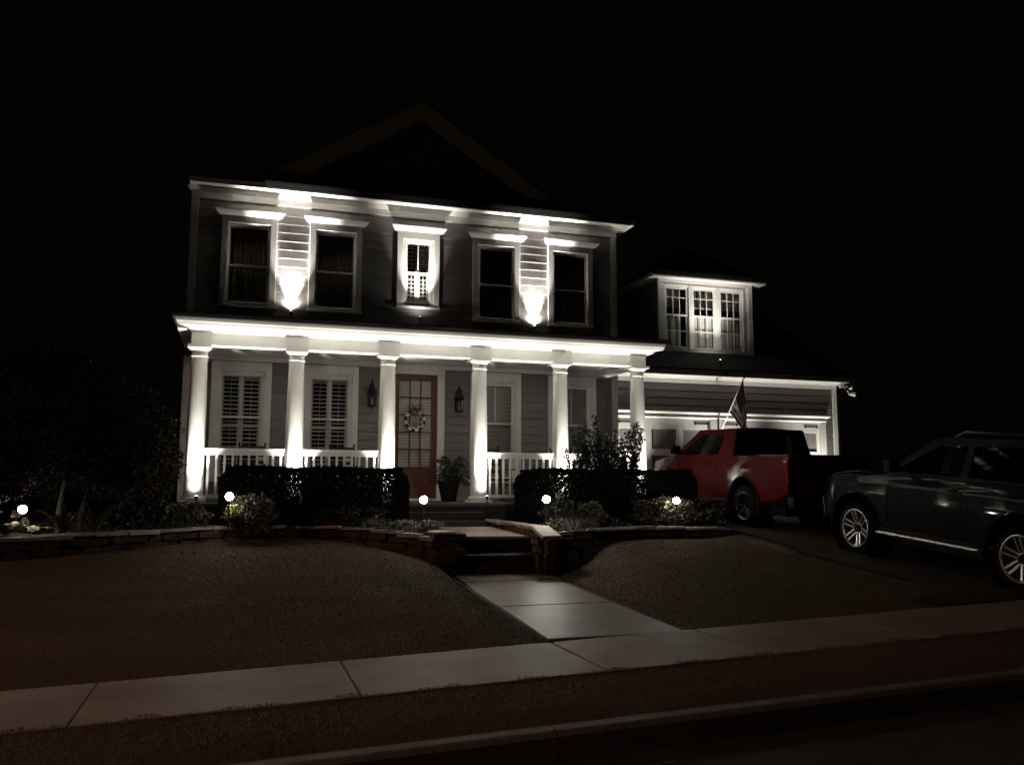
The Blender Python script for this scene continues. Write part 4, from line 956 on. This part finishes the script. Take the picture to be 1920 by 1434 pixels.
def vehicle(t, sp):
    Lg, W = sp['L'], sp['W']/2
    zb = sp['sill']; belt = sp['belt']
    def sec(y):
        w_ = W*lin(y, *sp['wid']); zt = lin(y, *sp['top']); z0 = lin(y, *sp['bot'])
        return [(0, z0), (w_-.10, z0), (w_-.02, z0+.05), (w_-.005, z0+.16), (w_+.004, (z0+zt)*.5), (w_-.004, zt-.22), (w_-.022, zt-.13), (w_-.035, zt-.10), (w_-.05, zt-.03), (w_-.10, zt), (w_*.5, zt+lin(y, *sp['crown'])*.8), (0, zt+lin(y, *sp['crown']))]
    st = sorted(set(list(np.linspace(0, Lg, 46)) + [.02, .06, Lg-.02, Lg-.06]))
    body = loft(st, sec).build('body', sp['paint'], t)
    cut = []
    for yw in sp['wheels']:
        for s in (-1, 1):
            mb = MB(); mb.lathe([(sp['arch'], -.30), (sp['arch'], .30)], (s*(W-.14), yw, sp['r']+.02), 36, axis='x'); cut.append(mb.build('c', M['plastic']))
            mb2 = MB(); mb2.box((s*(W-.14)-.30, yw-sp['arch']*.93, -.2), (s*(W-.14)+.30, yw+sp['arch']*.93, sp['r']-.08)); cut.append(mb2.build('c', M['plastic']))
    if 'bed' in sp:
        a, b = sp['bed']; mb = MB(); mb.box((-W+.12, a, belt-.48), (W-.12, b, belt+.6)); cut.append(mb.build('c', M['plastic']))
    for c_ in cut: c_.parent = t; 
    boolcut(body, cut)
    # inner wheel wells: dark liners
    for yw in sp['wheels']:
        for s in (-1, 1):
            mb = MB(); mb.lathe([(sp['arch']-.004, -.2), (sp['arch']-.004, .12)], (s*(W-.2), yw, sp['r']+.02), 36, axis='x', cap=False)
            mb.build('wheel_arch_liner', M['plastic'], t)
    for yw in sp['wheels']:
        for s in (-1, 1): wheel(t, s*(W-.13), yw, sp['r'], sp['rim'], s, sp['rimm'], sp['spk'], sp['dbl'])
    # fender flares
    for yw in sp['wheels']:
        for s in (-1, 1):
            mb = MB(); pts = [(s*(W+.005), yw+(sp['arch']+.02)*math.cos(q), sp['r']+.02+(sp['arch']+.02)*math.sin(q)) for q in np.linspace(-.35, math.pi+.35, 22)]
            mb.tube(pts, .022, 6); mb.build('fender_flare', sp['flare'], t)
    # greenhouse
    zr = sp['roof']; pil = sp['cab']       # list (y_bottom, y_top) for front & rear
    (yf0, yf1), (yr0, yr1) = pil; wb, wt = W-.06, W-.20
    def xf(a, b): return wb + (wt-wb)*np.clip((b-belt)/(zr-belt), 0, 1.2)
    def edge(yb, yt, z): return yb + (yt-yb)*(z-belt)/(zr-belt)
    z0, z1 = belt-.03, zr
    outl = [(yr0, z0), (yf0, z0), (edge(yf0, yf1, belt+.9*(zr-belt)), belt+.9*(zr-belt)), (yf1-.12, z1), (yr1+.10, z1), (edge(yr0, yr1, belt+.88*(zr-belt)), belt+.88*(zr-belt))]
    holes = []
    for (a0, a1, a2, a3) in sp['side_windows']:   # bottom rear, bottom front, top front, top rear
        holes.append([(a0, belt+.03), (a1, belt+.03), (a2, zr-.10), (a3, zr-.10)])
    for s in (-1, 1):
        ray_panel('cab_side', outl, holes, xf, sp['paint2'], t, s)
        for (a0, a1, a2, a3) in sp['side_windows']:
            mb = MB(); vs = [(s*(xf(0, z)-.012), y, z) for y, z in ((a0-.02, belt+.01), (a1+.03, belt+.01), (a2+.02, zr-.08), (a3-.02, zr-.08))]; mb.add(vs, [(0, 1, 2, 3)]); mb.build('side_window', M['carglass'], t)
    # roof panel with crown
    mb = MB(); V = []; ny, nx = 8, 9
    for i in range(ny+1):
        y = yr1+.02+(yf1-.02-yr1-.02)*i/ny
        for j in range(nx+1):
            u_ = -1+2*j/nx; V.append((u_*(wt+.004), y, zr-.012+.055*(1-u_*u_)*(.6+.4*math.sin(math.pi*i/ny)) + (.0 if 0 < i < ny else -.015)))
    mb.add(V, [(i*(nx+1)+j, i*(nx+1)+j+1, (i+1)*(nx+1)+j+1, (i+1)*(nx+1)+j) for i in range(ny) for j in range(nx)]); o = mb.build('roof', sp['paint'], t, smooth=True)
    md = o.modifiers.new('s', 'SOLIDIFY'); md.thickness = .03
    for nm, (yb, yt) in (('windscreen', (yf0, yf1)), ('rear_window', (yr0, yr1))):
        mb = MB(); yb2 = yb; V = [(-wb+.05, yb2, belt+.02), (wb-.05, yb2, belt+.02), (wt-.04, yt, zr-.03), (-wt+.04, yt, zr-.03)]
        mb.add(V, [(0, 1, 2, 3)]); mb.build(nm, M['carglass'], t)
        mb = MB()
        for s in (-1, 1): mb.tube([(s*(wb-.03), yb2, belt-.01), (s*(wt-.02), yt, zr-.02)], .034, 6)
        mb.tube([(-wt+.02, yt, zr-.03), (wt-.02, yt, zr-.03)], .03, 6); mb.build('pillar', M['plastic'], t)  # pickup's painted pillars are coloured black in place of shade
    # interior
    mb = MB(); mb.box((-W+.15, yr0+.06, belt-.30), (W-.15, yf0-.35, belt-.14)); mb.build('floor_pan', M['seat'], t)
    for ys_i in sp['seats']:
        for s in (-1, 1):
            mb = MB(); mb.box((s*.38-.24, ys_i-.07, belt-.3), (s*.38+.24, ys_i+.07, belt+.22)); mb.box((s*.38-.12, ys_i-.05, belt+.25), (s*.38+.12, ys_i+.03, belt+.42)); mb.build('seat', M['seat'], t, bevel=.04)
    mb = MB(); mb.box((-W+.16, yf0-.45, belt-.2), (W-.16, yf0-.1, belt+.01)); mb.build('dashboard', M['seat'], t, bevel=.03)
    # mirrors, handles
    for s in (-1, 1):
        mb = MB(); ym = sp['mirror']; mb.box((s*(W+.04)-.0 if s > 0 else -(W+.22), ym-.05, belt+.03), (W+.22 if s > 0 else -(W+.04), ym+.07, belt+.20)); mb.tube([(s*(W-.06), ym, belt+.05), (s*(W+.08), ym, belt+.08)], .025, 6); mb.build('wing_mirror', M['plastic'], t, bevel=.02)
        for yh in sp['handles']:
            mb = MB(); mb.tube([(s*(W+.012), yh-.10, belt-.15), (s*(W+.045), yh-.07, belt-.148), (s*(W+.045), yh+.07, belt-.148), (s*(W+.012), yh+.10, belt-.15)], .013, 6); mb.build('door_handle', sp['handlem'], t, smooth=True)
        for yd in sp['seams']:
            mb = MB(); pts = [(s*(W*lin(yd, *sp['wid'])+.0015), yd, z) for z in np.linspace(lin(yd, *sp['bot'])+.16, belt-.24, 6)] + [(s*(W*lin(yd, *sp['wid'])-.03), yd, belt-.09)]
            mb.tube(pts, .0045, 4); mb.build('door_seam', M['plastic'], t)
        mb = MB(); mb.box((s*(W-.01)-.03, sp['wheels'][0]+sp['arch']+.05, zb-.02), (s*(W-.01)+.03, sp['wheels'][1]-sp['arch']-.05, zb+.05)); mb.build('rocker_panel', M['plastic'], t, bevel=.01)
        if sp.get('board'):
            a, b = sp['board']; mb = MB(); mb.tube([(s*(W-.10), a-.05, zb+.02), (s*(W+.06), a, zb-.03), (s*(W+.06), b, zb-.03), (s*(W-.10), b+.05, zb+.02)], .026, 8); mb.build('running_board', M['alloy'], t, smooth=True)
        # head and tail lamps
        ztf = lin(Lg, *sp['top']); wf = W*lin(Lg, *sp['wid'])
        mb = MB(); mb.box((min(s*(wf-.02), s*(wf-.38)), Lg-.20, ztf-.26), (max(s*(wf-.02), s*(wf-.38)), Lg+.012, ztf-.10)); mb.build('headlight', M['headl'], t, bevel=.03)
        ztr = lin(0, *sp['top']); wr = W*lin(0, *sp['wid'])
        mb = MB(); mb.box((min(s*(wr+.006), s*(wr-.14)), -.012, ztr-.50), (max(s*(wr+.006), s*(wr-.14)), .14, ztr-.08)); mb.build('tail_light', M['taill'], t, bevel=.02)
    # bumpers and grille
    mb = MB(); mb.box((-wf+.04, Lg-.1, .42), (wf-.04, Lg+.10, .62)); mb.build('front_bumper', sp['bump'], t, bevel=.04)
    mb = MB(); mb.box((-W+.05, -.14, .42), (W-.05, .06, .60)); mb.build('rear_bumper', sp['bump'], t, bevel=.03)
    mb = MB()
    for k in range(5): z = .68+(ztf-.98)*k/4+.06*0; mb.box((-wf+.40, Lg-.01, z), (wf-.40, Lg+.02, z+.03))
    mb.build('grille', M['chrome'] if sp.get('chromegrille') else M['plastic'], t, bevel=.005)
    mb = MB(); mb.box((-.27, -.025, .66), (.27, -.012, .80)) ; mb.build('plate_holder', M['plastic'], t)
    mb = MB(); mb.box((-W+.2, .3, .26), (W-.2, Lg-.3, .44)); mb.tube([(0, sp['wheels'][0], sp['r']), (0, sp['wheels'][1], sp['r'])], .06, 8)
    for yw in sp['wheels']: mb.tube([(-W+.2, yw, sp['r']), (W-.2, yw, sp['r'])], .05, 8)
    mb.build('chassis', M['plastic'], t)
# red pickup, nose towards the garage
pitch = math.atan2(.115, 3.24)
t = thing('pickup_truck', 'red pickup truck parked facing the garage', 'pickup truck', (8.73+.92, 12.50, -.475), rot=(math.atan2(.040, 1), 0, 0))
Lp = 5.12
vehicle(t, dict(L=Lp, W=1.84, sill=.42, belt=1.27, roof=1.79, r=.385, rim=.25, arch=.475, wheels=(1.28, 4.30),
    wid=([0, .15, 1, 4.3, 4.9, Lp], [.965, .99, 1, 1, .95, .86]), top=([0, .05, 1.6, 1.7, 3.75, 4.4, 4.95, Lp], [1.28, 1.31, 1.31, 1.27, 1.27, 1.25, 1.16, 1.02]),
    bot=([0, .3, .8, 4.6, Lp], [.60, .50, .42, .42, .45]), crown=([0, 1.7, 1.9, 3.7, 4.3, Lp], [0, 0, .0, .02, .06, .04]),
    paint=M['red'], paint2=M['red'], flare=M['plastic'], rimm='darkalloy', spk=5, dbl=True, bed=(.07, 1.62),
    cab=((3.95, 3.10), (1.72, 1.80)), side_windows=[(2.25, 3.72, 3.02, 2.14)], seats=(2.5,), mirror=3.55, handles=(2.42,), handlem=M['red'], seams=(1.68, 2.20, 3.72), bump=M['plastic']))
t['label'] = 'red pickup truck parked facing the right garage door'
mb = MB(); mb.box((-.76, .0, .72), (.76, .065, 1.30)); mb.build('tailgate', M['red'], t, bevel=.01)
mb = MB(); mb.box((-.16, -.012, 1.16), (.16, -.001, 1.23)); mb.build('tailgate_handle', M['plastic'], t, bevel=.004)
mb = MB(); mb.box((-.75, .1, .775), (.75, 1.6, .795)); mb.build('bed_liner', M['plastic'], t)
mb = MB(); mb.tube([(-.2, 2.4, 1.82), (-.2, 2.36, 1.95)], [.02, .003], 6); mb.build('antenna', M['plastic'], t)
# dark SUV nearer the street
sl = (-.71+.955)/(11.07-8.2)
t = thing('sport_utility_vehicle', 'dark grey four door vehicle with bright alloy wheels at right edge of driveway', 'suv', (8.90+.97, 7.18, -.955-sl*1.02), rot=(math.atan(sl), 0, 0))
Ls = 4.83
vehicle(t, dict(L=Ls, W=1.94, sill=.44, belt=1.26, roof=1.80, r=.395, rim=.285, arch=.49, wheels=(1.02, 3.90),
    wid=([0, .2, 1, 3.9, 4.5, Ls], [.93, .98, 1, 1, .95, .84]), top=([0, .05, .4, 3.1, 3.5, 4.3, 4.65, Ls], [1.20, 1.27, 1.28, 1.26, 1.25, 1.20, 1.17, 1.08]),
    bot=([0, .5, 4.2, Ls], [.50, .42, .42, .46]), crown=([0, 3.1, 3.6, 4.4, Ls], [0, 0, .03, .06, .04]),
    paint=M['grey'], paint2=M['plastic'], flare=M['grey'], rimm='alloy', spk=6, dbl=True,
    cab=((3.35, 2.45), (.15, .45)), side_windows=[(1.98, 3.16, 2.40, 1.94), (.95, 1.86, 1.84, .98), (.30, .85, .88, .50)], seats=(2.0, 1.1), mirror=2.98, handles=(2.02, 1.06), handlem=M['chrome'], seams=(.98, 1.90, 3.22), bump=M['grey'], board=(1.55, 3.35), chromegrille=True))
for s in (-1, 1):
    mb = MB(); mb.tube([(s*.70, 2.25, 1.80), (s*.70, 2.1, 1.87), (s*.70, .6, 1.87), (s*.70, .45, 1.80)], .02, 8); mb.build('roof_rail', M['darkalloy'], t, smooth=True)
mb = MB(); mb.tube([(-.97*.9, 4.6, .55), (-.97*.88, 4.75, .75)], .02, 6); mb.tube([(-.97*.87, 4.72, .52), (-.97*.85, 4.84, .78)], .02, 6); mb.build('bumper_trim', M['chrome'], t)

# ================================================================ STREET LAMP (out of frame on the left; its orange light is what shows)
t = thing('street_lamp', 'tall street lamp with orange lens on the verge left of the view', 'street lamp', (-13.0, 6.2, -1.7))
mb = WB(); mb.tube([(-13, 6.2, -1.75), (-13, 6.2, 4.6), (-12.9, 6.0, 5.3), (-12.6, 5.6, 5.6), (-12.2, 5.2, 5.65)], [.09, .06, .05, .04, .04], 12); part(mb, 'post', 'black', parent=t, smooth=True)
mb = WB(); mb.obox((-12.0, 5.0, 5.68), (.6, .28, .12)); part(mb, 'lamp_head', 'black', parent=t, bevel=.03)
mb = WB(); mb.obox((-12.0, 5.0, 5.61), (.4, .2, .02)); part(mb, 'lens', mat('street_lens', (.9, .7, .4), .4, emit=(1, .62, .36), es=20), parent=t)
lamp('SPOT', 'street_beam', 1700, (1, .56, .36), t, (-12.0, 5.0, 5.54), (-6.0, 6.5, -1.2), spot_size=R(104), spot_blend=1, shadow_soft_size=.15)
